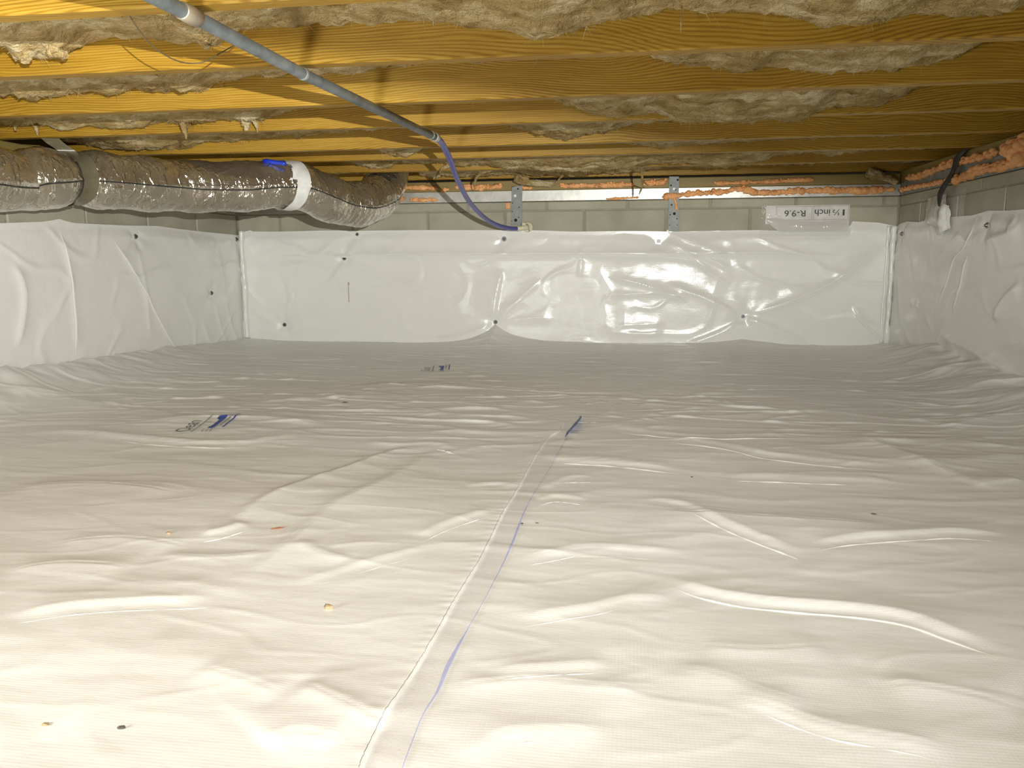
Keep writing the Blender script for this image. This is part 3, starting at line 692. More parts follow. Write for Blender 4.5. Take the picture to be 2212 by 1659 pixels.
# the sharpest creases of the film stand up as thin folds
for k, (pts, hgt, wdt) in enumerate(FOLDS):
    Pc = catmull(pts, 90); Tn = np.gradient(Pc, axis=0); Tn /= np.linalg.norm(Tn, axis=1)[:, None]; Nn = np.stack([-Tn[:, 1], Tn[:, 0]], 1)
    tt = np.linspace(0, 1, 90); env = np.minimum(1, np.minimum(tt, 1 - tt) / 0.2) ** 0.7 * (0.75 + 0.4 * fbm(tt * 7, tt * 0 + k, 2, 70))
    V = []
    for p, nv, e in zip(Pc, Nn, env):
        for q in (-1, -0.55, -0.2, 0.0, 0.2, 0.55, 1):
            x, y = p + nv * q * wdt; V.append((x, y, ground(x, y)[0] - 0.0006 + 0.6 * hgt * max(e, 0) * math.exp(-abs(q) * 3.2)))
    link('film_fold', mesh_np('film_fold', V, grid_quads(7, 90)), M['liner_floor'], liner)

# printing on the liner
def text_mesh(body, size):
    cu = bpy.data.curves.new('t', 'FONT'); cu.body = body; cu.size = size; cu.resolution_u = 3
    ob = bpy.data.objects.new('t', cu); COL.objects.link(ob)
    dg = bpy.context.evaluated_depsgraph_get(); me = bpy.data.meshes.new_from_object(ob.evaluated_get(dg))
    bpy.data.objects.remove(ob); bpy.data.curves.remove(cu); return me
DU = Vector((-0.20, 0.98)).normalized(); DV = Vector((-DU.y, DU.x))
def drape(me, O):
    for v in me.vertices:
        p = Vector(O) + DU * v.co.x + DV * v.co.y
        v.co = (p.x, p.y, ground(p.x, p.y)[0] + 0.0022)
    me.update()
def poly_print(name, polys, O, mat):
    bm = bmesh.new()
    for P in polys:
        P = np.array(P, float); n = 14
        if len(P) == 4:
            for k in range(n):
                a, b = k / n, (k + 1) / n
                q = [P[0] + (P[1] - P[0]) * a, P[0] + (P[1] - P[0]) * b, P[3] + (P[2] - P[3]) * b, P[3] + (P[2] - P[3]) * a]
                bm.faces.new([bm.verts.new((x, y, 0)) for x, y in q])
        else:
            bm.faces.new([bm.verts.new((x, y, 0)) for x, y in P])
    me = bpy.data.meshes.new(name); bm.to_mesh(me); bm.free(); drape(me, O); return link(name, me, mat, liner)
def logo(O, faint):
    t = text_mesh('Clean', 0.052)
    for v in t.vertices: v.co.x += -0.045; v.co.y += 0.078
    drape(t, O); link('printed_word', t, M['ink_grey'] if faint else M['ink_dark'], liner)
    t = text_mesh('by', 0.020)
    for v in t.vertices: v.co.x += 0.055; v.co.y += 0.050
    drape(t, O); link('printed_word', t, M['ink_grey'], liner)
    poly_print('printed_emblem', [[(0, 0), (.172, 0), (.172, .0045), (0, .0045)], [(.172, 0), (.168, .006), (.125, .036), (.135, .030)],
                                  [(0, .024), (.125, .024), (.125, .036), (0, .036)], [(.085, .036), (.125, .036), (.120, .046), (.098, .046)], [(-.012, .026), (.01, .026), (.01, .040), (-.004, .040)]], O, M['ink_blue'])
    for quad in ([(-.05, .064), (.14, .064), (.14, .069), (-.05, .069)], [(.02, .012), (.14, .012), (.14, .018), (.02, .018)],
                                 [(-.045, .040), (-.025, .040), (-.025, .044), (-.045, .044)], [(-.045, .030), (-.025, .030), (-.025, .034), (-.045, .034)], [(-.045, .020), (-.025, .020), (-.025, .024), (-.045, .024)]):
        poly_print('printed_line', [quad], O, M['ink_grey'])
logo((-1.032, 1.901), False)
logo((-0.695, 3.082), True)

# ------------------------------------------------------------------ liner sheets on the walls
def wall_sheet(name, axis, fixed, inward, svals, nz, top, ridges, screws, label, seed):
    sv = np.asarray(svals); tv = np.linspace(0, 1, nz)
    S, Tt = np.meshgrid(sv, tv)
    tp = np.interp(sv, [p[0] for p in top], [p[1] for p in top])
    Zv = -0.02 + (tp[None, :] + 0.02) * Tt
    D = 0.010 + 0.008 * fbm(S * 1.2, Zv * 1.8, 2, seed) + 0.0016 * fbm(S * 5, Zv * 6, 3, seed + 4)
    rg = 1 - np.abs(fbm(S * 2.2 + Zv, Zv * 3.0 - S * .7, 2, seed + 8)); D += 0.003 * np.clip(rg - 0.84, 0, 1) / 0.16
    for pts, h in ridges:
        R = np.zeros_like(D); ridge_field(S, Zv, pts, h, 0.014, 0.035, R); D += R
    for (a, z) in screws:
        r2 = (S - a) ** 2 + (Zv - z) ** 2
        th = np.arctan2(Zv - z, S - a)
        D += 0.004 * np.cos(5 * th + seed) * np.exp(-np.sqrt(r2) / 0.07) * (1 - np.exp(-r2 / 0.0006))
        D *= 1 - 0.85 * np.exp(-r2 / 0.0016)
    D = np.clip(D, 0.0035, 0.06)
    D *= 0.35 + 0.65 * smooth01((tp[None, :] - Zv) / 0.05)       # lies close to the blocks along its top edge
    D = np.clip(D, 0.004, None)
    if axis == 0: V = np.stack([S, fixed + inward * D, Zv], -1)
    else: V = np.stack([fixed + inward * D, S, Zv], -1)
    o = link(name, mesh_np(name, V.reshape(-1, 3), grid_quads(len(sv), nz)), M['liner_wall'])
    tag(o, label, 'liner', 'liner sheets on the walls')
    return o, (S, Zv, D)
LT = [(YF, 0.57)] + LEFT_TOP + [(YB, 0.573)]
RT = sorted([tuple(p) for p in RIGHT_TOP] + [(YF, 0.59), (YB, 0.585)])
BT = [(XL, 0.575)] + [tuple(p) for p in BACK_TOP] + [(XR, 0.58)]
sb, fb = wall_sheet('wall_liner', 0, YB, -1, np.linspace(XL + 0.004, XR - 0.004, 680), 130, BT, BACK_RIDGES, SCREW_BACK, 'glossy white liner sheet on the far wall under the metal straps', 40)
sl, fL = wall_sheet('wall_liner', 1, XL, 1, np.concatenate([np.linspace(YF, 2.0, 40)[:-1], np.linspace(2.0, YB - 0.006, 360)]), 110, LT, LEFT_RIDGES, SCREW_LEFT, 'white liner sheet on the wall below the foil duct', 60)
sr, fR = wall_sheet('wall_liner', 1, XR, -1, np.concatenate([np.linspace(YF, 2.0, 40)[:-1], np.linspace(2.0, YB - 0.006, 360)]), 110, RT, RIGHT_RIDGES, SCREW_RIGHT, 'white liner sheet on the wall below the torn black strip and clear tape', 80)
def off(field, s, z):
    S, Zv, D = field; k = np.argmin((S - s) ** 2 + (Zv - z) ** 2); return float(D.ravel()[k])

# sharp creases in the wall sheets
def wall_fold(sheet, field, axis, fixed, inward, pts, hgt, wdt):
    Pc = catmull(pts, 70); Tn = np.gradient(Pc, axis=0); Tn /= np.linalg.norm(Tn, axis=1)[:, None]; Nn = np.stack([-Tn[:, 1], Tn[:, 0]], 1)
    base = np.array([off(field, p[0], p[1]) for p in Pc]); base = np.convolve(np.pad(base, 3, 'edge'), np.ones(7) / 7, 'valid')
    tt = np.linspace(0, 1, 70); env = np.minimum(1, np.minimum(tt, 1 - tt) / 0.2) ** 0.7
    V = []
    for p, nv, e, d in zip(Pc, Nn, env, base):
        for q in (-1, -0.5, -0.18, 0.0, 0.18, 0.5, 1):
            s, z = p + nv * q * wdt; dd = d - 0.0008 + hgt * e * math.exp(-abs(q) * 3.0)
            V.append((s, fixed + inward * dd, z) if axis == 0 else (fixed + inward * dd, s, z))
    link('film_fold', mesh_np('film_fold', V, grid_quads(7, 70)), M['liner_wall'], sheet)
for k in (0, 1): wall_fold(sl, fL, 1, XL, 1, LEFT_RIDGES[k][0], 0.005, 0.009)
for k in (0, 2): wall_fold(sr, fR, 1, XR, -1, RIGHT_RIDGES[k][0], 0.005, 0.009)
for k in (0, 2, 3, 4, 5, 19, 22): wall_fold(sb, fb, 0, YB, -1, BACK_RIDGES[k][0], 0.005, 0.010)

# folded corner strips of film
def corner_fold(name, x, y, z0, z1, seed, parent, r0):
    n = 60; zz = np.linspace(z0, z1, n)
    C = np.stack([x + 0.006 * fbm(zz * 5, zz * 0 + seed, 2), y + 0 * zz, zz], 1)
    R = r0 * (1 + 0.45 * fbm(zz * 9, zz * 0 + 3 + seed, 3))
    return link(name, tube_mesh(name, C, R, 10, ref=(1, 0, 0)), M['liner_wall'], parent)
corner_fold('corner_fold', XL + 0.026, YB - 0.018, 0.02, 0.595, 3, sb, 0.013)
corner_fold('corner_fold', XR - 0.024, YB - 0.020, 0.00, 0.585, 8, sb, 0.012)
corner_fold('corner_fold', XR - 0.048, YB - 0.012, 0.02, 0.585, 12, sb, 0.006)

# screws with washers through the liners
def screw(loc, direction, wall_word, big):
    t = empty('liner_screw', loc); t.rotation_euler = Vector(direction).to_track_quat('Z', 'Y').to_euler()
    bm = bmesh.new(); bmesh.ops.create_cone(bm, cap_ends=True, segments=20, radius1=0.0115 * big, radius2=0.010 * big, depth=0.003)
    bm_obj('washer', bm, M['washer'], t)
    bm = bmesh.new(); bmesh.ops.create_cone(bm, cap_ends=True, segments=14, radius1=0.0075 * big, radius2=0.0055 * big, depth=0.007, matrix=Matrix.Translation((0, 0, 0.003)))
    bm_obj('screw_head', bm, M['screw'], t)
    tag(t, wall_word, 'screw', 'screws holding the wall liners')
bl = ['small screw in the far liner just under the sagging duct', 'dark screw in the far liner beside a brown drip mark', 'screw low in the far liner near the corner below the duct', 'broad grey screw in the far liner under the hose fitting',
      'screw at the foot of the far liner where folds fan out', 'dark screw at the top of the far liner beside a metal strap', 'screw low in the far liner where four folds cross']
for (a, z), lab, bg in zip(SCREW_BACK, bl, (0.8, 1, 1, 1.15, 1, 0.9, 0.9)):
    screw((a, YB - off(fb, a, z) - 0.0015, z), (0, -1, 0), lab, bg)
for (a, z), lab in zip(SCREW_LEFT, ('dark screw near the top of the liner under the duct', 'dark screw halfway down the liner under the duct', 'dark screw in the corner at the top of the liner under the duct')):
    screw((XL + off(fL, a, z) + 0.0015, a, z), (1, 0, 0), lab, 1)
for (a, z), lab in zip(SCREW_RIGHT, ('dark screw beside the far corner in the liner below torn tape', 'dark screw near the top edge of the liner beyond the torn tape')):
    screw((XR - off(fR, a, z) - 0.0015, a, z), (-1, 0, 0), lab, 1)
# brown drip mark on the far liner
d = box('drip_mark', (-1.471, YB - off(fb, -1.47, 0.30) - 0.004, 0.215), (-1.468, YB - off(fb, -1.47, 0.30), 0.30), M['drip'], sb)
d['label'] = 'thin brown drip mark'
bm = bmesh.new(); bmesh.ops.create_icosphere(bm, subdivisions=2, radius=0.006, matrix=Matrix.Translation((-1.468, YB - off(fb, -1.468, 0.31) - 0.001, 0.312)) @ Matrix.Diagonal((0.8, 0.4, 1.8, 1)))
bm_obj('drip_mark', bm, M['drip'], sb)

# ------------------------------------------------------------------ fibreglass batts between the joists
BLAB = {0: 'fibreglass batt sagging low beside the grey pipe coupling', 1: 'dirty fibreglass batt between the sixth and seventh joists from the far wall',
        2: 'torn fibreglass batt hanging below the fifth joist from the far wall', 3: 'fibreglass batt between the fourth and fifth joists from the far wall',
        4: 'fibreglass batt between the third and fourth joists from the far wall', 5: 'shredded fibreglass batt between the second and third joists from the far wall',
        6: 'fibreglass batt in the last bay above the far sill'}
batts = {}
def batt(b, y0, y1, sag, x0=XL - 0.05, x1=XR + 0.08):
    ny = 30; nx = max(60, int(330 * (x1 - x0) / 3.5))
    xv = np.linspace(x0, x1, nx); tv = np.linspace(0, 1, ny)
    Xg, Tg = np.meshgrid(xv, tv); Yg = y0 + (y1 - y0) * Tg
    s = np.interp(xv, [p[0] for p in sag], [p[1] for p in sag])
    ex = np.minimum(np.clip((sag[0][0] - xv) / 0.25, 0, 1), 1) + np.clip((xv - sag[-1][0]) / 0.25, 0, 1)
    s = s + 0.03 * ex
    front = np.clip(1 - Tg / 0.82, 0, 1); back = np.clip((Tg - 0.9) / 0.1, 0, 1)
    Z = s[None, :] + 0.055 * front ** 1.3 + 0.012 * back
    rag = fbm(Xg * 9, Yg * 22, 4, 100 + b * 3, 0.62)
    lump = 1 - np.abs(fbm(Xg * 5, Yg * 9, 3, 120 + b * 5))
    Z = Z + 0.010 * rag - 0.016 * (lump - 0.75) + 0.005 * fbm(Xg * 40, Yg * 40, 2, 90 + b)
    Yj = Yg + 0.010 * fbm(Xg * 10, Tg * 6, 3, 200 + b) * np.sin(math.pi * Tg)
    Z = np.minimum(Z, JB + 0.21)
    bot = np.stack([Xg, Yj, Z], -1).reshape(-1, 3)
    topv = np.stack([Xg, Yg, np.full_like(Xg, JB + 0.225)], -1).reshape(-1, 3)
    Q = grid_quads(nx, ny); n = nx * ny
    sides = []
    for j in (0, ny - 1):
        a = np.arange(nx - 1) + j * nx; sides.append(np.stack([a, a + 1, a + 1 + n, a + n], -1))
    for i in (0, nx - 1):
        a = np.arange(ny - 1) * nx + i; sides.append(np.stack([a, a + nx, a + nx + n, a + n], -1))
    me = mesh_np('insulation_batt', np.vstack([bot, topv]), np.vstack([Q[:, ::-1], Q + n] + sides))
    o = link('insulation_batt', me, M['insul'])
    tag(o, BLAB.get(b), 'insulation', 'fibreglass batts between the joists')
    # loose fibres standing off the torn underside
    k = int(7000 * (x1 - x0) / 3.5)
    jj = nrg.integers(ny // 3, ny - 1, k); ii = nrg.integers(1, nx - 1, k)
    P = np.stack([Xg[jj, ii], Yj[jj, ii], Z[jj, ii] + 0.002], -1)
    d1 = nrg.normal(0, 1, (k, 3)); d1[:, 2] = -np.abs(d1[:, 2]) * 0.9 - 0.15; d1 /= np.linalg.norm(d1, axis=1)[:, None]
    ln = nrg.gamma(2.0, 0.006, k)[:, None]; sd = np.cross(d1, [0, 1, 0.1]); sd /= np.linalg.norm(sd, axis=1)[:, None]
    w = nrg.uniform(0.0002, 0.0008, (k, 1))
    V = np.stack([P - sd * w, P + sd * w, P + d1 * ln + nrg.normal(0, 0.002, (k, 3))], 1).reshape(-1, 3)
    f = link('loose_fibres', mesh_np('loose_fibres', V, np.arange(3 * k).reshape(-1, 3), False), M['insul'], o)
    f['kind'] = 'stuff'
    batts[b] = o
for b in range(6):
    batt(b, JOIST_Y[b] + 0.046, JOIST_Y[b + 1] - 0.006, SAG[b])
# the last bay is open where the duct goes up
batt(6, JOIST_Y[6] + 0.046, JOIST_Y[7] - 0.006, SAG[6], XL - 0.05, -1.295)
tag(batts[6], 'short fibreglass batt in the last bay between the duct and the corner', 'insulation')
batt(6, JOIST_Y[6] + 0.046, JOIST_Y[7] - 0.006, SAG[6], -1.045, XR + 0.08)
batt(-1, 0.895, 1.247, [(-2.0, 0.93), (-1.2, 0.92), (-0.9, 0.90), (-0.6, 0.92), (0.2, 0.92), (1.2, 0.92)])
tag(batts[-1], 'fibreglass batt in the bay before the eighth joist from the far wall', 'insulation')

def wisp(pts, r, seed, parent, flat=1.0, name='wisp'):
    C = catmull(pts, 26); t = np.linspace(0, 1, 26)
    r0, r1 = r
    base = r0 + (r1 - r0) * t
    a = np.linspace(0, 2 * math.pi, 14, endpoint=False)
    A, T2 = np.meshgrid(a, t)
    R = base[:, None] * (1 + 0.55 * fbm(np.cos(A) * 1.6 + seed, T2 * 5 + np.sin(A) * 1.6, 3, seed))
    R = R * (1 + (flat - 1) * np.abs(np.sin(A)))
    o = link(name, tube_mesh(name, C, np.clip(R, 0.0006, None), 14, ref=(0, 1, 0)), M['insul'], parent); return o
wisp([(-1.372, 2.40, 0.885), (-1.368, 2.40, 0.85), (-1.366, 2.40, 0.815)], (0.020, 0.001), 3, batts[2])
wisp([(-1.182, 2.42, 0.895), (-1.176, 2.42, 0.865), (-1.172, 2.415, 0.838)], (0.020, 0.006), 5, batts[2])
wisp([(-1.162, 2.42, 0.885), (-1.145, 2.42, 0.862), (-1.138, 2.42, 0.832)], (0.012, 0.001), 6, batts[2])
wisp([(-1.952, 2.40, 0.900), (-1.950, 2.40, 0.875), (-1.951, 2.40, 0.856)], (0.010, 0.003), 7, batts[2])
wisp([(-1.915, 2.445, 0.88), (-1.913, 2.447, 0.865), (-1.910, 2.447, 0.846)], (0.006, 0.003), 8, batts[2])
wisp([(0.053, 3.64, 0.882), (0.056, 3.64, 0.82), (0.062, 3.65, 0.765), (0.050, 3.80, 0.73)], (0.006, 0.002), 9, batts[5])
wisp([(0.062, 3.65, 0.775), (0.085, 3.78, 0.77), (0.10, 3.85, 0.775)], (0.004, 0.001), 10, batts[5])
wisp([(-0.62, 3.72, 0.855), (-0.70, 3.80, 0.83), (-0.735, 3.88, 0.795), (-0.745, 3.95, 0.775)], (0.012, 0.001), 11, batts[6])
wisp([(-0.80, 3.62, 0.86), (-0.84, 3.62, 0.835), (-0.88, 3.64, 0.80)], (0.010, 0.002), 12, batts[5])
wisp([(-0.30, 3.95, 0.86), (-0.33, 4.0, 0.83), (-0.36, 4.02, 0.805)], (0.010, 0.001), 13, batts[6])
wisp([(-1.27, 1.60, 0.885), (-1.255, 1.59, 0.868), (-1.25, 1.585, 0.855)], (0.022, 0.008), 14, batts[0])
wisp([(-1.20, 1.60, 0.89), (-1.18, 1.59, 0.873), (-1.16, 1.59, 0.865)], (0.020, 0.008), 15, batts[0])
wisp([(-0.87, 1.60, 0.90), (-0.85, 1.59, 0.88), (-0.845, 1.585, 0.866)], (0.020, 0.006), 16, batts[0])
wisp([(-0.385, 1.58, 0.91), (-0.376, 1.58, 0.90), (-0.374, 1.58, 0.882)], (0.004, 0.001), 17, batts[0])
wisp([(0.09, 1.61, 0.92), (0.092, 1.61, 0.90), (0.093, 1.612, 0.862)], (0.001, 0.0008), 18, batts[0], name='hanging_fibre')
w = wisp([(1.12, 4.08, 0.835), (1.17, 4.08, 0.818), (1.22, 4.08, 0.80), (1.255, 4.08, 0.785)], (0.022, 0.014), 21, None, name='insulation_wad')
tag(w, 'crumpled grey-brown fibreglass wad tucked over foam in the far corner', 'insulation')
w = wisp([(-0.56, 4.06, 0.845), (-0.52, 4.075, 0.825), (-0.45, 4.085, 0.812), (-0.36, 4.09, 0.81)], (0.022, 0.010), 22, None, name='insulation_wad')
tag(w, 'tan fibreglass scrap lying on the far sill above a metal strap', 'insulation')

# ------------------------------------------------------------------ insulated duct
duct = empty('insulated_duct', (-1.9, 2.5, 0.6)); duct_inv = duct.location.copy()
tag(duct, 'shiny foil-wrapped insulated flexible duct hanging under the joists', 'duct')
DC = [[-1.975, -0.6, 0.70], [-1.972, 0.6, 0.70], [-1.972, 1.5, 0.695]] + DUCT[1:] + [[-1.172, 3.93, 0.95], [-1.172, 3.93, 1.05]]
C = catmull(DC, 620)
T_, N_, B_ = frames(C)
arc = np.concatenate([[0], np.cumsum(np.linalg.norm(np.diff(C, axis=0), axis=1))])
def arc_at(p): return arc[np.argmin(np.linalg.norm(C - np.array(p), axis=1))]
S1, S2 = arc_at(DUCT[3]), arc_at((-1.41, 3.225, 0.747))
seg = 72; ang = np.linspace(0, 2 * math.pi, seg, endpoint=False)
Ag, Sg = np.meshgrid(ang, arc)
R = np.full_like(Ag, 0.098)
R *= 1 - 0.16 * np.exp(-((Sg - S1) / 0.045) ** 2) - 0.05 * np.exp(-((Sg - S2) / 0.03) ** 2)
for sx in np.arange(0.2, arc[-1], 0.19): R += 0.003 * np.sin((Sg - sx) * 33) * np.exp(-((Sg - sx) / 0.12) ** 2)
R += 0.0045 * fbm(Sg * 9 + np.sin(Ag), Ag * 1.0, 3, 300) * 0.6
R += 0.0022 * fbm(Sg * 45, Ag * 2.2 + Sg * 4, 2, 310)
bend = np.exp(-((Sg - arc_at((-1.22, 3.56, 0.69))) / 0.22) ** 2)
R += 0.0035 * bend * np.sin(Sg * 240 + 1.5 * fbm(Ag * 1.5, Sg * 8, 2, 320))
# flap seam: a lip along the side that faces into the room
# angle measured from straight up towards B; find the room side
side = np.sign((B_ @ np.array([0.75, -0.66, 0.0])).mean())
seam_a = side * (math.pi / 2 + 0.22)
da = np.angle(np.exp(1j * (Ag - seam_a)))
R += 0.004 * np.exp(-((da - side * -0.07) / 0.06) ** 2)
VD = C[:, None, :] + R[..., None] * (np.cos(ang)[None, :, None] * N_[:, None, :] + np.sin(ang)[None, :, None] * B_[:, None, :])
lim = np.where(C[:, 1] < 3.70, JB - 0.004, 9)[:, None]
VD[..., 2] = np.minimum(VD[..., 2], lim + 0.0 * VD[..., 2])
VD[..., 0] = np.maximum(VD[..., 0], XL + 0.004)
def sub(V): return np.asarray(V) - np.array(duct_inv)
me = mesh_np('duct_jacket', sub(VD.reshape(-1, 3)), grid_quads(seg, len(C), True))
jacket = link('duct_jacket', me, M['duct'], duct)
def ring(name, s0, width, lift, mat, n=60, a0=0, a1=2 * math.pi, skew=0.0):
    aa = np.linspace(a0, a1, n); V = []
    for a in aa:
        sc = s0 + skew * math.sin(a)
        for s in (sc - width / 2, sc - width / 6, sc + width / 6, sc + width / 2):
            fi = np.interp(s, arc, np.arange(len(arc))); i = int(min(fi, len(arc) - 2)); fu = fi - i
            fk = (a % (2 * math.pi)) / (2 * math.pi) * seg; k = int(fk) % seg; k2 = (k + 1) % seg; fv = fk - int(fk)
            c = C[i] * (1 - fu) + C[i + 1] * fu
            q = (VD[i, k] * (1 - fv) + VD[i, k2] * fv) * (1 - fu) + (VD[i + 1, k] * (1 - fv) + VD[i + 1, k2] * fv) * fu
            dv = q - c; r = np.linalg.norm(dv)
            V.append(c + dv / r * (r + lift) - duct_inv)
    return link(name, mesh_np(name, V, grid_quads(4, n)), mat, duct)
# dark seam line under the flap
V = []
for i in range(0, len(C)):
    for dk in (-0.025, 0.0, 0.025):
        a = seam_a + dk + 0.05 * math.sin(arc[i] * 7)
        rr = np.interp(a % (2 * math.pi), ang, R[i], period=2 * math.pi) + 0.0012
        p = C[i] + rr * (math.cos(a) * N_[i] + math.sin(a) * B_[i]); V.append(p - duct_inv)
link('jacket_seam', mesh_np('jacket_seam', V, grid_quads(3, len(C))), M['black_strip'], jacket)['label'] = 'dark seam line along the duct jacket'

def hanger(name, s0, width, mat, lift, up_pts, label, skew=0.0):
    t = empty(name, tuple(C[np.argmin(np.abs(arc - s0))]))
    tag(t, label, 'strap')
    o = ring('loop', s0, width, lift, mat, skew=skew); o.parent = t
    o.matrix_parent_inverse = Matrix.Identity(4)
    off_v = duct_inv - t.location
    for v in o.data.vertices: v.co += off_v
    L = catmull(up_pts, 20); V = []
    for p in L:
        for d in (-1, -0.33, 0.33, 1): V.append(np.array(p) + np.array([0.78, 0.62, 0]) * d * width / 2 - np.array(t.location))
    link('hanging_tail', mesh_np('hanging_tail', V, grid_quads(4, 20)), mat, t)
    return t
c1 = C[np.argmin(np.abs(arc - S1))]; c2 = C[np.argmin(np.abs(arc - S2))]
hanger('duct_strap', S1, 0.055, M['strap_film'], 0.005, [(c1[0] + .045, c1[1] - .055, c1[2] + .05), (c1[0] + .02, c1[1] - .03, c1[2] + .082), (c1[0] + .0, c1[1] - .06, JB - .012), (c1[0] - .005, c1[1] - .082, JB + .004)], 'dull plastic strap pinching the duct beside the left wall', side * 0.012)
hanger('duct_strap', S2, 0.050, M['white_strap'], 0.007, [(c2[0] + .062, c2[1] - .072, c2[2] + .015), (c2[0] + .05, c2[1] - .06, c2[2] + .055), (c2[0] + .015, c2[1] - .035, c2[2] + .088), (c2[0], c2[1] + .01, JB - .002)], 'bright white strap looped around the duct before its bend', side * 0.03)
b0, b1 = np.array(BLUE[0]), np.array(BLUE[1])
bb = tag(link('blue_tie', tube_mesh('blue_tie', catmull([b0 + [-.004, 0.02, -0.002], b0 + [.012, 0.008, 0.0], (b0 + b1) / 2, b1 + [0.02, 0.012, -.004]], 20), np.array([0.004] + [0.0085] * 18 + [0.006]), 10), M['blue_plastic']), 'bright blue plastic tail sticking out beside the white strap', 'plastic tie')
tg = box('nail_plate', (TAG[0][0], YB - 0.006, TAG[1][2]), (TAG[1][0], YB + 0.004, TAG[0][2] - 0.002), M['tag_blue'], bevel=0.002)
tag(tg, 'small pale blue metal plate on the far sill behind the duct', 'plate')
bm = bmesh.new(); bmesh.ops.create_cone(bm, cap_ends=True, segments=10, radius1=0.003, radius2=0.003, depth=0.003, matrix=Matrix.Translation((TAG[1][0] - 0.008, YB - 0.007, 0.815)) @ Matrix.Rotation(math.radians(90), 4, 'X'))
bm_obj('nail_hole', bm, M['hole_shade'], tg)

# ------------------------------------------------------------------ pipe and blue hose
P0, P1, P2, P3 = [np.array(p) for p in PIPE]
pr = 0.0118
ptop = JB - 0.0055 - pr
dirn = (P3 - P1) / np.linalg.norm(P3 - P1)
pipe = empty('water_pipe', tuple(P1)); tag(pipe, 'weathered grey metal pipe running under the joists towards the far wall', 'pipe')
def rel(o, pts): return (np.asarray(pts) - np.array(o.location))
start = P1 - dirn * 2.4; PZ = lambda p: np.array([p[0], p[1], ptop])
prun = link('pipe_run', tube_mesh('pipe_run', rel(pipe, [PZ(start), PZ(P1), PZ(P2), PZ(P3)]), pr, 20), M['pipe'], pipe)
cpl = PZ(P1)
link('coupling', tube_mesh('coupling', rel(pipe, [cpl - dirn * .022, cpl - dirn * .021, cpl, cpl + dirn * .021, cpl + dirn * .022]), np.array([pr, .0138, .0146, .0138, pr]), 20), M['copper'], prun)
c3 = PZ(P3)
link('hose_clamp', tube_mesh('hose_clamp', rel(pipe, [c3 - dirn * .05, c3 - dirn * .049, c3 - dirn * .045, c3 - dirn * .044]), np.array([pr, .0132, .0132, pr]), 20), M['strap_steel'], prun)
link('end_collar', tube_mesh('end_collar', rel(pipe, [c3 - dirn * .012, c3 - dirn * .010, c3 + dirn * .012, c3 + dirn * .014]), np.array([pr, .0140, .0140, .0112]), 20), M['galv'], prun)
p2 = PZ(P2)
clip = tube_mesh('pipe_clip', rel(pipe, [p2 - dirn * .008, p2 - dirn * .007, p2 + dirn * .007, p2 + dirn * .008]), np.array([pr, .0130, .0130, pr]), 20)
link('pipe_clip', clip, M['strap_steel'], prun)
HO = [c3 + dirn * 0.005] + [np.array(p) for p in HOSE[1:]]
hose = tag(link('water_hose', tube_mesh('water_hose', catmull(HO, 80), 0.0105, 16), M['hose']), 'blue plastic water hose curving down from the grey pipe to the far wall', 'hose')
fit = empty('hose_fitting', tuple(FITTING[0])); tag(fit, 'cream elbow fitting where the blue hose meets the far wall', 'fitting')
F0 = np.array(HO[-1])
link('socket', tube_mesh('socket', rel(fit, catmull([F0 + [-.004, -.002, 0], F0 + [.016, .002, .002], F0 + [.034, .008, .006], F0 + [.044, .03, .008], F0 + [.045, .062, .008]], 24)), 0.0125, 16), M['cream'], fit)
link('flange', tube_mesh('flange', rel(fit, [F0 + [.045, .052, .008], F0 + [.045, .058, .008]]), 0.026, 20), M['cream'], fit)
bm = bmesh.new(); add_box(bm, (.028, -.004, .008), (.05, .006, .030), 0.003); bm_obj('lug', bm, M['cream'], fit)
link('lever', tube_mesh('lever', rel(fit, catmull([F0 + [.040, .004, .030], F0 + [.060, .0, .018], F0 + [.064, .0, -.012]], 12)), 0.004, 8), M['cream'], fit)

wr = tag(link('loose_wire', tube_mesh('loose_wire', catmull([(-0.80, 1.262, 0.852)] + WIRE, 60), 0.0012, 8), M['wire']), 'thin bare wire drooping in a loop beside the grey pipe', 'wire')

